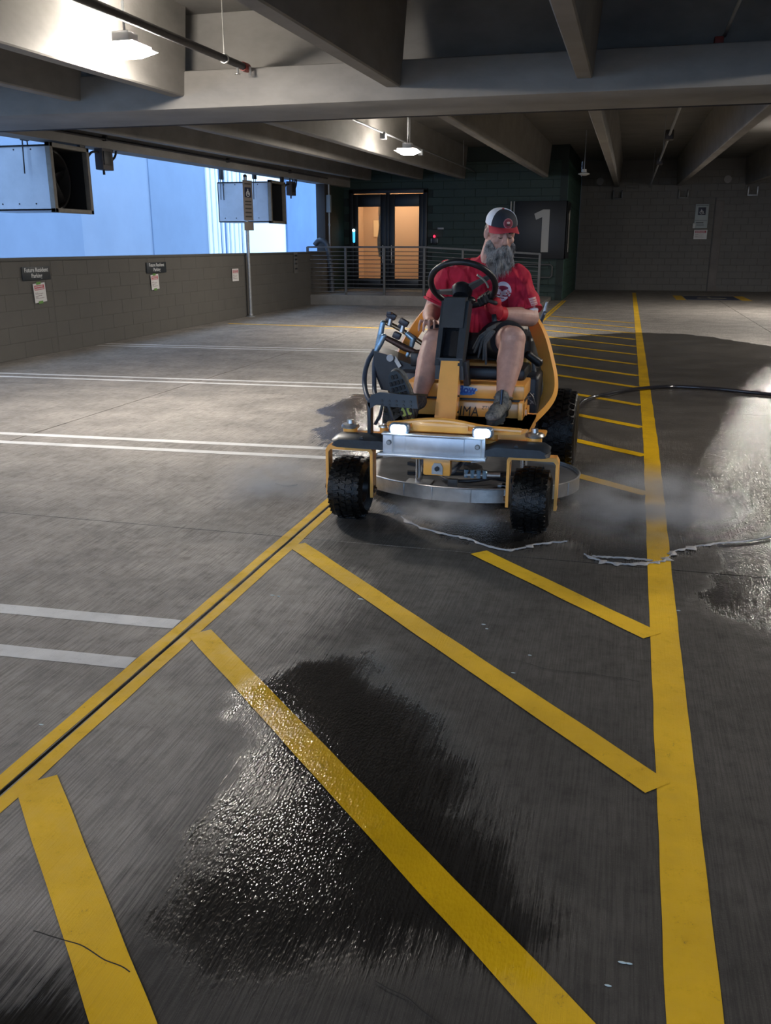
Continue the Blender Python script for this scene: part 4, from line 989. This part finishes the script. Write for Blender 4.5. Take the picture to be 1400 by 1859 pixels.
# ------------------------------------------------------------------ foam line and mist
M_FOAM = mat('foam', (.33,.32,.32,1), .5, bump=.6, bs=150)
def foam(pts, label, wmax=.035):
    P = spline([FL(*q)+(0,) for q in pts], 10); m = MB(); n = len(P)
    for i, p in enumerate(P):
        t = (P[min(i+1,n-1)]-P[max(i-1,0)]).normalized(); q = Vector((-t.y,t.x,0))
        w = wmax*max(.02,(.10+1.5*mnoise.noise(Vector((i*.31,pts[0][0],0)))+.6*abs(mnoise.noise(Vector((i*.9,7,0))))))*min(1,i/4,(n-1-i)/4+.05)
        j = q*.012*mnoise.noise(Vector((i*.5,3,0)))
        for s, z in ((-1,.0035),(-.5,.009),(0,.012),(.5,.009),(1,.0035)): m.v.append(p+j+q*s*w+Vector((0,0,z)))
    for i in range(n-1):
        for k in range(4): a = i*5+k; m.f.append([a,a+1,a+6,a+5])
    o = obj('foam_streak', m, M_FOAM, loc=(P[n//2].x,P[n//2].y,0), sharp=None); tag(o, label, 'foam', kind='stuff'); return o
foam([(728,940),(760,958),(810,972),(850,980),(875,990),(915,1000),(945,998),(975,990),(1030,985)], 'thin white foam line on the wet floor before the front wheels', .022)
foam([(1060,1008),(1090,1020),(1130,1026),(1180,1024),(1205,1020),(1218,1010),(1228,1002),(1270,993)], 'thicker white foam line crossing the right yellow stripe', .035)
foam([(1075,1012),(1110,1014),(1150,1016),(1185,1020)], 'short foam streak beside the yellow stripe crossing', .02)
foam([(1270,993),(1310,988),(1360,984),(1400,976)], 'faint foam streak at the right edge of the floor', .014)
foam([(500,880),(520,884),(540,882)], 'tiny foam trace left of the front wheel', .012)
def volmat(name, dens, scale, c):
    m = bpy.data.materials.new(name); m.use_nodes = True; N, L = NT(m); N.remove(N['Principled BSDF'])
    v = N.new('ShaderNodeVolumePrincipled'); v.inputs['Color'].default_value = (.92,.95,1,1); v.inputs['Anisotropy'].default_value = .2
    tc = N.new('ShaderNodeTexCoord'); n = N.new('ShaderNodeTexNoise'); n.inputs['Scale'].default_value = scale; n.inputs['Detail'].default_value = 3
    L.new(tc.outputs['Object'], n.inputs['Vector'])
    # falls off to nothing at the hull of the puff (object space: unit sphere)
    ln = N.new('ShaderNodeVectorMath'); ln.operation = 'LENGTH'; L.new(tc.outputs['Object'], ln.inputs[0])
    f = N.new('ShaderNodeMapRange'); f.interpolation_type = 'SMOOTHSTEP'; f.inputs[1].default_value = .15; f.inputs[2].default_value = 1.0; f.inputs[3].default_value = 1; f.inputs[4].default_value = 0
    L.new(ln.outputs['Value'], f.inputs[0])
    g = N.new('ShaderNodeMapRange'); g.inputs[1].default_value = .38; g.inputs[2].default_value = .68; L.new(n.outputs[0], g.inputs[0])
    a = N.new('ShaderNodeMath'); a.operation = 'MULTIPLY'; L.new(f.outputs[0], a.inputs[0]); L.new(g.outputs[0], a.inputs[1])
    b = N.new('ShaderNodeMath'); b.operation = 'MULTIPLY'; L.new(a.outputs[0], b.inputs[0]); b.inputs[1].default_value = dens
    L.new(b.outputs[0], v.inputs['Density']); L.new(v.outputs[0], N['Material Output'].inputs['Volume']); return m
def puff(c, r, dens, label, sc=2.2):
    me = mesh_of(MB().ell((0,0,0),1,20), 'water_mist', sharp=None)
    me.materials.append(volmat('mist_%d' % len(bpy.data.materials), dens, sc, c))
    o = bpy.data.objects.new('water_mist', me); COL.objects.link(o); o.location = c; o.scale = r
    tag(o, label, 'mist', kind='stuff')
puff((.20,4.95,.12),(.66,.62,.24), 5.5, 'spray mist drifting right of the front wheel over the yellow stripe')
puff((-.92,4.72,.06),(.40,.34,.17), 5.5, 'spray mist low between the two front wheels')
puff((-2.05,5.0,.08),(.42,.60,.20), 4.0, 'thin spray mist left of the left front wheel')
# ------------------------------------------------------------------ the rider
pr = thing('person', 'bearded man in red t-shirt and trucker cap riding the yellow machine', 'person', (-.86, 5.6, .85))
HF = Vector((math.sin(math.radians(30))*math.cos(math.radians(17)), -math.cos(math.radians(30))*math.cos(math.radians(17)), -math.sin(math.radians(17)))).normalized()
_hx = Vector((0,0,1)).cross(HF)*1.0
_hx = HF.cross(Vector((0,0,1))).normalized()*-1      # his left
HY = HF.cross(_hx).normalized()
if HY.z < 0: HY = -HY; _hx = -_hx
_hx = HY.cross(HF).normalized()
HC = Vector((-.735, 5.47, 1.575))
HM = Matrix.Identity(4)
for i in range(3): HM[i][0] = _hx[i]; HM[i][1] = HY[i]; HM[i][2] = HF[i]; HM[i][3] = HC[i]
b = MB()
# head
b.ell((0,.028,-.015),(.081,.098,.098),32,HM); b.ell((0,-.045,.020),(.066,.078,.068),28,HM); b.ell((0,-.092,.045),(.034,.028,.034),20,HM)
b.cap((0,.008,.083),(0,-.036,.104),.0095,.0135,14,HM); b.ell((0,-.041,.098),(.021,.011,.015),14,HM)
for s in (-1, 1):
    b.ell((.032*s,.020,.076),(.026,.010,.014),14,HM); b.ell((.031*s,-.006,.072),(.0165,.011,.012),14,HM)
    b.ell((.044*s,-.030,.060),(.024,.022,.022),14,HM)
    b.ell((.086*s,-.012,-.008),(.010,.034,.020),16,HM,Quaternion((0,1,0),-.35*s)); b.ell((.084*s,-.036,-.002),(.007,.012,.010),12,HM)
b.ell((0,-.068,.083),(.024,.007,.012),14,HM); b.ell((0,-.079,.080),(.021,.007,.012),14,HM)
# neck, torso
NB = Vector((-.805,5.565,1.40))
b.cap(NB, HM @ Vector((0,-.03,-.03)), .070, .066, 20)
b.ell((-.86,5.62,1.27),(.205,.125,.16),24); b.ell((-.875,5.60,1.10),(.190,.150,.17),24); b.ell((-.88,5.62,.95),(.185,.150,.13),24)
SHR, SHL = Vector((-1.065,5.60,1.335)), Vector((-.640,5.53,1.300))
b.cap(SHR, SHL, .075, .075, 20)
ELR, WRR = Vector((-1.165,5.58,1.10)), Vector((-1.125,5.33,1.065))
b.chain([(SHR,.070),((SHR+ELR)/2,.066),(ELR,.054)]); b.chain([(ELR,.053),(ELR.lerp(WRR,.35),.056),(WRR,.036)])
ELL, WRL = Vector((-.535,5.44,1.085)), Vector((-.690,5.265,1.115))
b.chain([(SHL,.070),((SHL+ELL)/2,.066),(ELL,.055)]); b.chain([(ELL,.054),(ELL.lerp(WRL,.35),.056),(WRL,.036)])
# legs
HPR, KNR, ANR = Vector((-.985,5.60,.93)), Vector((-1.055,5.14,.955)), Vector((-1.085,4.86,.665))
HPL, KNL, ANL = Vector((-.775,5.60,.93)), Vector((-.595,5.12,.985)), Vector((-.612,4.92,.660))
for (H_, K_, A_) in ((HPR,KNR,ANR),(HPL,KNL,ANL)):
    b.chain([(H_,.105),(H_.lerp(K_,.5),.095),(K_,.074)],20)
    b.ell(K_+Vector((0,-.012,.008)),(.070,.064,.070),20)
    c = K_.lerp(A_,.36)+Vector((0,.022,0))
    b.chain([(K_,.071),(c,.076),(K_.lerp(A_,.72)+Vector((0,.008,0)),.055),(A_,.040)],20)

# his right hand resting over the knee: palm and five fingers
HB = Vector((-1.105,5.235,1.062)); 
b.chain([(WRR,.029),(WRR.lerp(HB,.5),.030)],14); b.ell(HB,(.042,.048,.020),16)
fr = [(-.036,-.085,.020,.0095),(-.012,-.098,.018,.0100),(.012,-.094,.018,.0100),(.034,-.078,.016,.0090)]
for (dx, dy, dz, r) in fr:
    p0 = HB+Vector((dx*.85,-.03,.004)); p1 = HB+Vector((dx*1.15,dy*.72,.012)); p2 = HB+Vector((dx*1.25,dy*1.0,-.012)); p3 = HB+Vector((dx*1.3,dy*1.08,-.042))
    b.chain([(p0,r+.001),(p1,r),(p2,r*.92),(p3,r*.82)],12)
b.chain([(HB+Vector((.030,.015,-.002)),.013),(HB+Vector((.058,-.015,.0)),.0115),(HB+Vector((.070,-.045,-.006)),.010)],12)
body = remesh(b, .0052, 3, .5)
M_SKIN = mat('skin', (.58,.33,.26,1), .5, var=.16, vs=22, bump=.2, bs=220); 
M_SKIN.node_tree.nodes['Principled BSDF'].inputs['Subsurface Weight'].default_value = .08
M_SKIN.node_tree.nodes['Principled BSDF'].inputs['Subsurface Radius'].default_value = (.01,.004,.002)
obj('body', shift_mesh(body, wloc(pr)), M_SKIN, pr); body.polygons.foreach_set('use_smooth', [True]*len(body.polygons))
# eyes (lids nearly closed, looking down): brows and lash line
m = MB()
for s in (-1,1):
    m.tube([HM @ Vector((s*x, y, z)) for x, y, z in ((.014,.016,.091),(.028,.023,.092),(.044,.018,.083))],[.0035,.0045,.003],8)
obj('eyebrows', m, mat('dark_hair', (.035,.028,.024,1), .7), pr)
m = MB()
for s in (-1,1): m.tube([HM @ Vector((s*x, y, z)) for x, y, z in ((.018,-.010,.0835),(.031,-.014,.0855),(.044,-.010,.0785))],[.0018,.0025,.0016],8)
obj('eyelashes', m, MATS['dark_hair'], pr)
# T-shirt
t = MB()
t.ell((-.86,5.62,1.27),(.228,.150,.165),28); t.ell((-.88,5.595,1.09),(.222,.178,.19),28); t.ell((-.885,5.61,.96),(.215,.175,.12),28)
t.cap(SHR+Vector((0,0,-.005)), SHL+Vector((0,0,-.005)), .088, .088, 24); t.cap((-.95,5.60,1.345),(-.73,5.56,1.335),.088,.085,20); t.cap((-.84,5.585,1.375),(-.76,5.57,1.37),.075,.072,20)
def sleeve(a, c, e, r0, r1, r2):
    t.cone(a, c, r0, r1, 24); t.ell(a, r0, 20); t.ell(c, r1*.98, 20); t.cone(c, e, r1, r2, 24)
sleeve(SHR, SHR.lerp(ELR,.45), SHR.lerp(ELR,.76)+Vector((0,0,0)), .086,.078,.084)
sleeve(SHL, SHL.lerp(ELL,.45), SHL.lerp(ELL,.86), .088,.084,.088)
tm = remesh(t, .0075, 5, .5)
def wrinkle(c, n):
    a = mnoise.noise(Vector((c.x*7+c.z*5, c.y*5, c.z*3-c.x*3)))
    bb = mnoise.noise(Vector((c.x*18+c.z*10, c.y*9, c.z*6-c.x*8)))
    f = max(0, 1-abs(c.z-1.12)/.35)
    d = math.sin((c.x-c.z*.55)*48+4*a)*.0045*f
    side = math.exp(-((c.x+.62)/.12)**2)*math.sin((c.z+c.x*.9)*70+3*a)*.005
    f2 = 1-abs(mnoise.noise(Vector((c.x*9+c.z*7, c.y*6, c.z*2.2-c.x*2)))*2.2)       # ridged folds
    return .012*a+.006*bb+2.0*d*(.5+.5*a)+side+.010*max(0, f2)**4-.003
deform(tm, wrinkle)
M_SHIRT = mat('red_cotton', (.55,.014,.045,1), .85, var=.12, vs=14, bump=.3, bs=600)
tm.polygons.foreach_set('use_smooth', [True]*len(tm.polygons))
_N, _L = NT(M_SHIRT); _g = [n for n in _N if n.type == 'NEW_GEOMETRY'][0]; _b = [n for n in _N if n.type == 'BUMP'][0]
_m = _N.new('ShaderNodeMapping'); _m.inputs['Scale'].default_value = (11, 7, 3.2); _m.inputs['Rotation'].default_value = (0, .5, 0); _L.new(_g.outputs['Position'], _m.inputs['Vector'])
_n = _N.new('ShaderNodeTexNoise'); _n.inputs['Scale'].default_value = 1; _n.inputs['Detail'].default_value = 2; _n.inputs['Distortion'].default_value = .6; _L.new(_m.outputs[0], _n.inputs['Vector'])
_c = _N.new('ShaderNodeBump'); _c.inputs['Strength'].default_value = 1; _c.inputs['Distance'].default_value = .09; _L.new(_n.outputs[0], _c.inputs['Height']); _L.new(_c.outputs[0], _b.inputs['Normal'])
shirt = obj('t_shirt', shift_mesh(tm, wloc(pr)), M_SHIRT, pr)
def bvh(me, L): 
    return BVHTree.FromPolygons([tuple(v.co+L) for v in me.vertices], [tuple(p.vertices) for p in me.polygons])
SB = bvh(tm, wloc(pr))
# collar
ax = (HM @ Vector((0,-.03,-.03))-NB).normalized()
CF = frame(NB+ax*.012, Vector((1,0,0)), ax.cross(Vector((1,0,0))))
obj('collar', MB().lathe([(.070,-.012),(.082,-.014),(.089,-.004),(.085,.008),(.072,.010)],32,CF,True), mat('red_rib', (.50,.018,.04,1), .85), pr)
for (c, e, r) in ((SHR,ELR,.0845),(SHL,ELL,.0885)):
    u = .76 if c is SHR else .86; p = c.lerp(e,u); d = (e-c).normalized()
    obj('sleeve_hem', MB().tube([p+d*-.008, p+d*.006], [r,r+.001], 28), M_SHIRT, pr)
obj('undersleeve', MB().tube([SHL.lerp(ELL,.80), SHL.lerp(ELL,.93)+Vector((-.01,0,0))],[.067,.060],24), mat('white_cotton', (.62,.64,.72,1), .8), pr)
def decal(name, B, c, nrm, upv, shape, mtl, par, off=.003, depth=.25):
    """flat print wrapped on the cloth: each vertex dropped onto the surface along -nrm"""
    nrm = Vector(nrm).normalized(); u = Vector(upv); x = u.cross(nrm).normalized(); y = nrm.cross(x)
    vs, fs = shape; m = MB()
    for (a, b_) in vs:
        p = Vector(c)+x*a+y*b_+nrm*depth; hit = B.ray_cast(p, -nrm, depth*2)
        q = hit[0] if hit[0] is not None else Vector(c)+x*a+y*b_
        m.v.append(q+nrm*off)
    m.f = [list(f) for f in fs]
    return obj(name, m, mtl, par, sharp=None)
def disc(r, rings=6, n=28, cx=0, cy=0, sx=1, sy=1, r0=0):
    vs = [(cx,cy)] if r0 == 0 else []; fs = []
    base = len(vs)
    for j in range(rings+(1 if r0 else 0)):
        rr = r0+(r-r0)*(j+(0 if r0 else 1))/rings
        for i in range(n): a = 2*math.pi*i/n; vs.append((cx+rr*sx*math.cos(a), cy+rr*sy*math.sin(a)))
    if r0 == 0:
        for i in range(n): fs.append((0, 1+i, 1+(i+1)%n))
    for j in range(rings-(0 if r0 else 1)):
        for i in range(n): fs.append((base+j*n+i, base+(j+1)*n+i, base+(j+1)*n+(i+1)%n, base+j*n+(i+1)%n))
    return vs, fs
def quadp(x0, x1, y0, y1, nx=6, ny=4):
    vs = [(x0+(x1-x0)*i/nx, y0+(y1-y0)*j/ny) for j in range(ny+1) for i in range(nx+1)]
    return vs, [(j*(nx+1)+i, j*(nx+1)+i+1, (j+1)*(nx+1)+i+1, (j+1)*(nx+1)+i) for j in range(ny) for i in range(nx)]
M_EMB = mat('emblem_white', (.68,.66,.74,1), .7); M_EMR = mat('emblem_maroon', (.22,.02,.06,1), .7); M_EMP = mat('emblem_pale_pink', (.66,.42,.40,1), .8)
NE = (.22,-1,.10); CE = (-.704,5.43,1.235); UE = (.12,0,1)
em = decal('chest_emblem', SB, CE, NE, UE, disc(.055,7,30,sx=.92,sy=1.05), M_EMB, shirt, .003)
decal('emblem_figure', SB, CE, NE, UE, disc(.024,3,16,cy=.022,sx=1.3,sy=.5), M_EMR, em, .0045)
decal('emblem_figure', SB, CE, NE, UE, disc(.008,2,12,cy=.010), M_EMR, em, .0045)
decal('emblem_band', SB, CE, NE, UE, quadp(-.044,.040,-.024,-.016), M_EMR, em, .0045)
decal('emblem_band', SB, CE, NE, UE, quadp(-.032,.022,-.038,-.032), M_EMR, em, .0045)
NS = (.55,-1,.1); CS = (-.515,5.40,1.175)
fl_ = decal('sleeve_flag', SB, CS, NS, (-.25,0,1), quadp(-.024,.024,-.030,.030), M_EMP, shirt, .003)
for k in range(4): decal('flag_stripe', SB, CS, NS, (-.25,0,1), quadp(-.022,.022,-.024+.013*k,-.020+.013*k,4,1), mat('flag_red', (.50,.12,.14,1), .8), fl_, .0042)
# shorts
s = MB(); s.ell((-.88,5.62,.94),(.205,.175,.11),28)
for (H_, K_, f) in ((HPR,KNR,.80),(HPL,KNL,.80)):
    s.cone(H_, H_.lerp(K_,f), .126, .108, 28); s.ell(H_, .126, 20)
s.ell((-.88,5.48,.92),(.12,.12,.075),20)
sm = remesh(s, .008, 4, .5); deform(sm, lambda c, n: .006*mnoise.noise(Vector((c.x*14,c.y*6,c.z*14)))+.003*math.sin(c.y*60+c.x*30)*mnoise.noise(c*9))
sm.polygons.foreach_set('use_smooth', [True]*len(sm.polygons))
sh = obj('shorts', shift_mesh(sm, wloc(pr)), mat('black_shorts', (.012,.012,.016,1), .85, bump=.3, bs=300), pr)
# trucker cap
def cap_half(front):
    m = MB(); n = 24; rows = 10; vs = []; fs = []
    a0, a1 = (-.08, math.pi+.08) if front else (math.pi+.08, 2*math.pi-.08)
    if front: a0, a1 = math.radians(26), math.radians(154)
    else: a0, a1 = math.radians(154), math.radians(386)
    for j in range(rows+1):
        e = (math.pi/2)*j/rows
        for i in range(n+1):
            a = a0+(a1-a0)*i/n
            rx, rz = .0905, .108
            k = math.cos(e)**.8 if j < rows else 0
            drop = .0
            vs.append(Vector((rx*k*math.cos(a), .048+.084*math.sin(e)**.95 if j else .048-.004, -.010+rz*k*math.sin(a))))
    for j in range(rows):
        for i in range(n): q = j*(n+1)+i; fs.append((q,q+1,q+n+2,q+n+1))
    # give it thickness
    o = len(vs); vs2 = [v*0.965+Vector((0,.001,0)) for v in vs]
    fs2 = [tuple(o+i for i in f[::-1]) for f in fs]
    rim = [(i+1,i,o+i,o+i+1) for i in range(n)]
    m.add(vs+vs2, fs+fs2+rim, HM); return m
cp = obj('cap_front', cap_half(True), mat('charcoal_cap', (.022,.028,.040,1), .8, bump=.2, bs=400), pr, sharp=50)
obj('cap_mesh_back', cap_half(False), mat('white_cap_mesh', (.80,.84,.92,1), .8, bump=.5, bs=500), pr, sharp=50)
m = MB(); n = 24; rows = 6; vs = []; fs = []
for j in range(rows+1):
    t_ = j/rows
    for i in range(n+1):
        a = math.radians(14+152*i/n); ca, sa = math.cos(a), math.sin(a)
        ri = Vector((.090*ca, .050, -.010+.107*sa)); ro = Vector((.094*ca, .050, -.010+.112*sa+.060*sa**.6))
        p = ri.lerp(ro, t_); p.y += +.002*t_ - .030*(abs(ca)**1.7)*(.15+t_) - .006*t_*t_
        vs.append(p)
for j in range(rows):
    for i in range(n): q = j*(n+1)+i; fs.append((q,q+1,q+n+2,q+n+1))
o_ = len(vs); m.add(vs+[v-Vector((0,.004,0)) for v in vs], fs+[tuple(o_+i for i in f[::-1]) for f in fs]+[(rows*(n+1)+i,rows*(n+1)+i+1,o_+rows*(n+1)+i+1,o_+rows*(n+1)+i) for i in range(n)], HM)
obj('cap_brim', m, mat('red_brim', (.50,.035,.055,1), .8, bump=.2, bs=400), pr, sharp=50)
obj('cap_button', MB().ell((0,.131,-.01),(.008,.005,.008),12,HM), mat('red_brim', (0,0,0,1)), pr)
obj('cap_piping', MB().tube([HM @ Vector((.0895*math.cos(math.radians(26))*math.cos(e)**.8, .048+.085*math.sin(e)**.95, -.010+.108*math.sin(math.radians(26))*math.cos(e)**.8+.0)) for e in [math.pi/2*i/14*.98 for i in range(15)]], .0022, 6), mat('white_cap_mesh', (0,0,0,1)), pr)
CB = bvh(cp.data, wloc(pr))
cn = (HM.to_3x3() @ Vector((0.0,.32,1))).normalized(); cc = HM @ Vector((.0,.072,.085)); cu = HY
pe = decal('cap_badge', CB, cc, cn, cu, disc(.029,5,28), mat('badge_maroon', (.26,.035,.055,1), .7), cp, .003, .1)
decal('badge_ring', CB, cc, cn, cu, disc(.029,1,28,r0=.0245), mat('badge_pink', (.50,.18,.20,1), .7), pe, .0045, .1)
decal('badge_figure', CB, cc, cn, cu, disc(.009,2,14,cy=.004,sx=1.2,sy=.7), mat('badge_pale', (.60,.45,.42,1), .7), pe, .0045, .1)
decal('badge_figure', CB, cc, cn, cu, disc(.012,2,14,cy=-.008,sx=1.1,sy=.35), mat('dark_hair', (0,0,0,1)), pe, .005, .1)
# beard: shaped mass plus strands
m = MB(); m.ell((0,-.115,.044),(.074,.044,.048),24,HM); m.ell((0,-.150,.052),(.064,.052,.042),24,HM); m.ell((-.008,-.185,.052),(.042,.042,.030),20,HM)
for s in (-1,1): m.ell((.060*s,-.082,.020),(.023,.040,.042),20,HM); m.cap((.012*s,-.062,.094),(.042*s,-.092,.072),.009,.012,12,HM)
bm_ = remesh(m, .004, 3, .5)
deform(bm_, lambda c, n: .006*mnoise.noise(Vector((c.x*55,c.y*55,c.z*9)))+.002*mnoise.noise(Vector((c.x*150,c.y*150,c.z*30))))
bm_.polygons.foreach_set('use_smooth', [True]*len(bm_.polygons))
M_BEARD = mat('grey_beard', (.30,.28,.26,1), .75, var=.6, vs=20, var_col=(.008,.007,.009,1), bump=.6, bs=250, stretch=(1,1,.35))
random.seed(11)
beard = obj('beard', shift_mesh(bm_, wloc(pr)), M_BEARD, pr)
m = MB(); BB = [ (v.co+wloc(pr), v.normal.copy()) for v in bm_.vertices ]
for _ in range(3600):
    c, nn = random.choice(BB)
    loc = HM.inverted() @ c
    if loc.z < .0 and loc.y > -.08: continue
    L_ = random.uniform(.020,.045)*(1.5 if loc.y < -.12 else .7)
    d = (Vector((0,0,-1))*.9 + nn*.35 + Vector((random.uniform(-.35,.35),random.uniform(-.3,.3),0))+HF*.1).normalized()
    p1 = c+d*L_*.55+nn*.003; p2 = p1+(d+Vector((0,0,-.5))).normalized()*L_*.5
    m.tube([c, p1, p2], [.0011,.0009,.0002], 3, caps=False)
bs2 = obj('beard_strands', m, mat('grey_beard_strand', (.58,.55,.52,1), .6, var=.6, vs=22, var_col=(.012,.011,.012,1)), beard, fixn=False); bs2['kind'] = 'stuff'
# side hair below the cap
m = MB()
for s in (-1,1): m.ell((.070*s,.005,-.035),(.012,.030,.040),16,HM)
m.ell((0,-.005,-.085),(.060,.035,.025),20,HM)
obj('hair', m, MATS['dark_hair'], pr)
# glove gripping the wheel (his left hand)
GA = SF @ Vector((.185*math.cos(math.radians(48)), .185*math.sin(math.radians(48)), 0))
tan = (SF.to_3x3() @ Vector((-math.sin(math.radians(48)), math.cos(math.radians(48)), 0))).normalized()
toward = (WRL-GA).normalized()
side = tan
outn = nrm
g = MB(); g.cap(WRL, GA+toward*.075, .037, .040, 18); 
PC = GA+toward*.050+outn*.014
g.ell(PC, (.042,.042,.034), 18); g.cap(PC+side*.03, PC-side*.03, .030,.030,16)
gl = remesh(g, .005, 3, .5); gl.polygons.foreach_set('use_smooth', [True]*len(gl.polygons))
glv = obj('red_glove', shift_mesh(gl, wloc(pr)), mat('red_glove_cloth', (.52,.018,.028,1), .7, bump=.4, bs=250), pr)
fm = MB()
for k, off in enumerate((-.036,-.012,.012,.036)):
    r = (.0105,.0115,.0115,.0105)[k]; kn = GA+toward*.035+outn*.036+side*off
    fm.chain([(GA+toward*.065+outn*.020+side*off*.9, r+.001),(kn, r),(GA-toward*.022+outn*.026+side*off, r*.95),(GA-toward*.034-outn*.004+side*off*.95, r*.9),(GA-toward*.012-outn*.028+side*off*.9, r*.82)],12)
fm.chain([(PC-side*.035-outn*.01,.014),(GA-side*.045-outn*.022+toward*.02,.0125),(GA-side*.038-outn*.030-toward*.008,.011)],12)
fg = remesh(fm, .004, 2, .5); fg.polygons.foreach_set('use_smooth', [True]*len(fg.polygons))
obj('glove_fingers', shift_mesh(fg, wloc(pr)), mat('glove_black', (.02,.018,.02,1), .6), glv)
cuffd = (ELL-WRL).normalized()
obj('glove_cuff', MB().tube([WRL-cuffd*.012, WRL+cuffd*.004, WRL+cuffd*.022], [.040,.041,.043], 24), mat('glove_cuff_red', (.60,.02,.03,1), .6), glv)
obj('wrist_strap', MB().rbox(-.014,.014,-.022,.022,-.004,.004,.002,frame(WRL-Vector((.03,.045,.02)),(1,0,.2),(0,.3,1))), M_BLACK, glv)
# spare grey glove hanging over his thigh
sgv = MB(); base = Vector((-.735,5.10,1.035))
for k, (dx, dz, dy) in enumerate(((-.085,-.105,.0),(-.075,-.125,-.012),(-.050,-.150,-.02),(-.020,-.165,-.02),(-.005,-.19,-.015))):
    e = base+Vector((dx, dy, dz)); mid = base.lerp(e,.45)+Vector((-.008,-.01,.012)); 
    sgv.chain([(base+Vector((k*.008,0,-.002*k)),.009),(mid,.0075),(e,.006)],10)
sgv.cap(base, base+Vector((.03,.02,.02)), .014,.012)
so = obj('spare_glove', sgv, mat('grey_cloth', (.10,.10,.10,1), .8, var=.3, vs=60), loc=tuple(base)); tag(so, 'limp grey glove hanging between the rider\'s thighs', 'glove')
# shoes
def shoe(name, M, ank):
    """local: x width, y length (toe +), z up; sole at z=0; heel at y=-.11"""
    m = MB()
    m.ell((0,.095,.034),(.046,.065,.032),20,M); m.ell((0,.03,.045),(.044,.09,.042),20,M); m.ell((.0,-.065,.048),(.037,.055,.046),20,M); m.cap((0,-.06,.06),(0,-.055,.095),.040,.042,16,M)
    m.cap(M @ Vector((0,-.045,.055)), ank-Vector((0,0,.012)), .047, .049, 18)
    up = remesh(m, .005, 3, .5); up.polygons.foreach_set('use_smooth', [True]*len(up.polygons))
    s_ = obj(name, shift_mesh(up, wloc(pr)), mat('shoe_knit', (.028,.036,.045,1), .7, var=.5, vs=70, var_col=(.22,.22,.20,1), bump=.6, bs=160), pr)
    out = []
    for i in range(40):
        a = 2*math.pi*i/40; y = .145*math.sin(a); w = .046 if y > 0 else .036
        if -.06 < y < .02: w -= .006
        out.append((w*math.cos(a)*abs(math.cos(a))**-.25 if abs(math.cos(a))>1e-3 else 0, y+.01))
    obj('sole', MB().prism(out, -.012, .016, M), mat('sole_slate', (.025,.035,.045,1), .6), s_)
    lg = MB()
    for j in range(9):
        y = -.115+.030*j
        for i in range(4):
            x = (-.027+.018*i)*(1 if y > .0 else .8)
            if (y-.01)**2/.135**2+(x/.042)**2 < .85 and not (-.07 < y < -.02 and abs(x) < .02): lg.rbox(x-.0065,x+.0065,y-.010,y+.010,-.018,-.011,.002,M,seg=1)
    obj('sole_lugs', lg, M_BLACK, s_)
    lm = mat('sole_lime', (.32,.42,.10,1), .6)
    obj('lime_insert', MB().prism([(-.022,-.10),(-.008,-.10),(-.004,-.05),(-.012,-.02),(-.024,-.05)],-.0145,-.011,M).prism([(.022,-.105),(.006,-.105),(.004,-.05),(.012,-.01),(.024,-.05)],-.0145,-.011,M).prism([(-.006,.02),(.004,.015),(.010,.04),(.0,.045)],-.0145,-.011,M), lm, s_)
    obj('collar_trim', MB().tube([ank+Vector((.050*math.cos(a), .050*math.sin(a), .022-.010*math.sin(a))) for a in [2*math.pi*i/24 for i in range(25)]], .006, 8), mat('tan_trim', (.15,.12,.08,1), .7), s_)
    lc = MB()
    for j in range(5): 
        y = -.005+.020*j; lc.tube([M @ Vector((-.022,y,.080-.010*j)), M @ Vector((0,y+.006,.091-.011*j)), M @ Vector((.022,y,.080-.010*j))],.0022,6)
    obj('laces', lc, mat('lace_grey', (.25,.25,.24,1), .8), s_)
    return s_
# right shoe: sole turned to the camera, toes up and slightly outwards
yv = Vector((-.33,-.10,1)).normalized(); zv = Vector((0.05,1,.12)); zv = (zv-yv*zv.dot(yv)).normalized(); xv = yv.cross(zv)
MR = Matrix.Identity(4)
ORG = Vector((-1.135,4.70,.680))
for i in range(3): MR[i][0]=xv[i]*1.2; MR[i][1]=yv[i]*1.12; MR[i][2]=zv[i]*1.1; MR[i][3]=ORG[i]
shoe('shoe', MR, ANR)
yv = Vector((-.16,-1,-.10)).normalized(); zv = Vector((0,0,1)); zv = (zv-yv*zv.dot(yv)).normalized(); xv = yv.cross(zv)
ML = Matrix.Identity(4); ORG = Vector((-.622,4.83,.590))
for i in range(3): ML[i][0]=xv[i]; ML[i][1]=yv[i]; ML[i][2]=zv[i]; ML[i][3]=ORG[i]
shoe('shoe', ML, ANL)
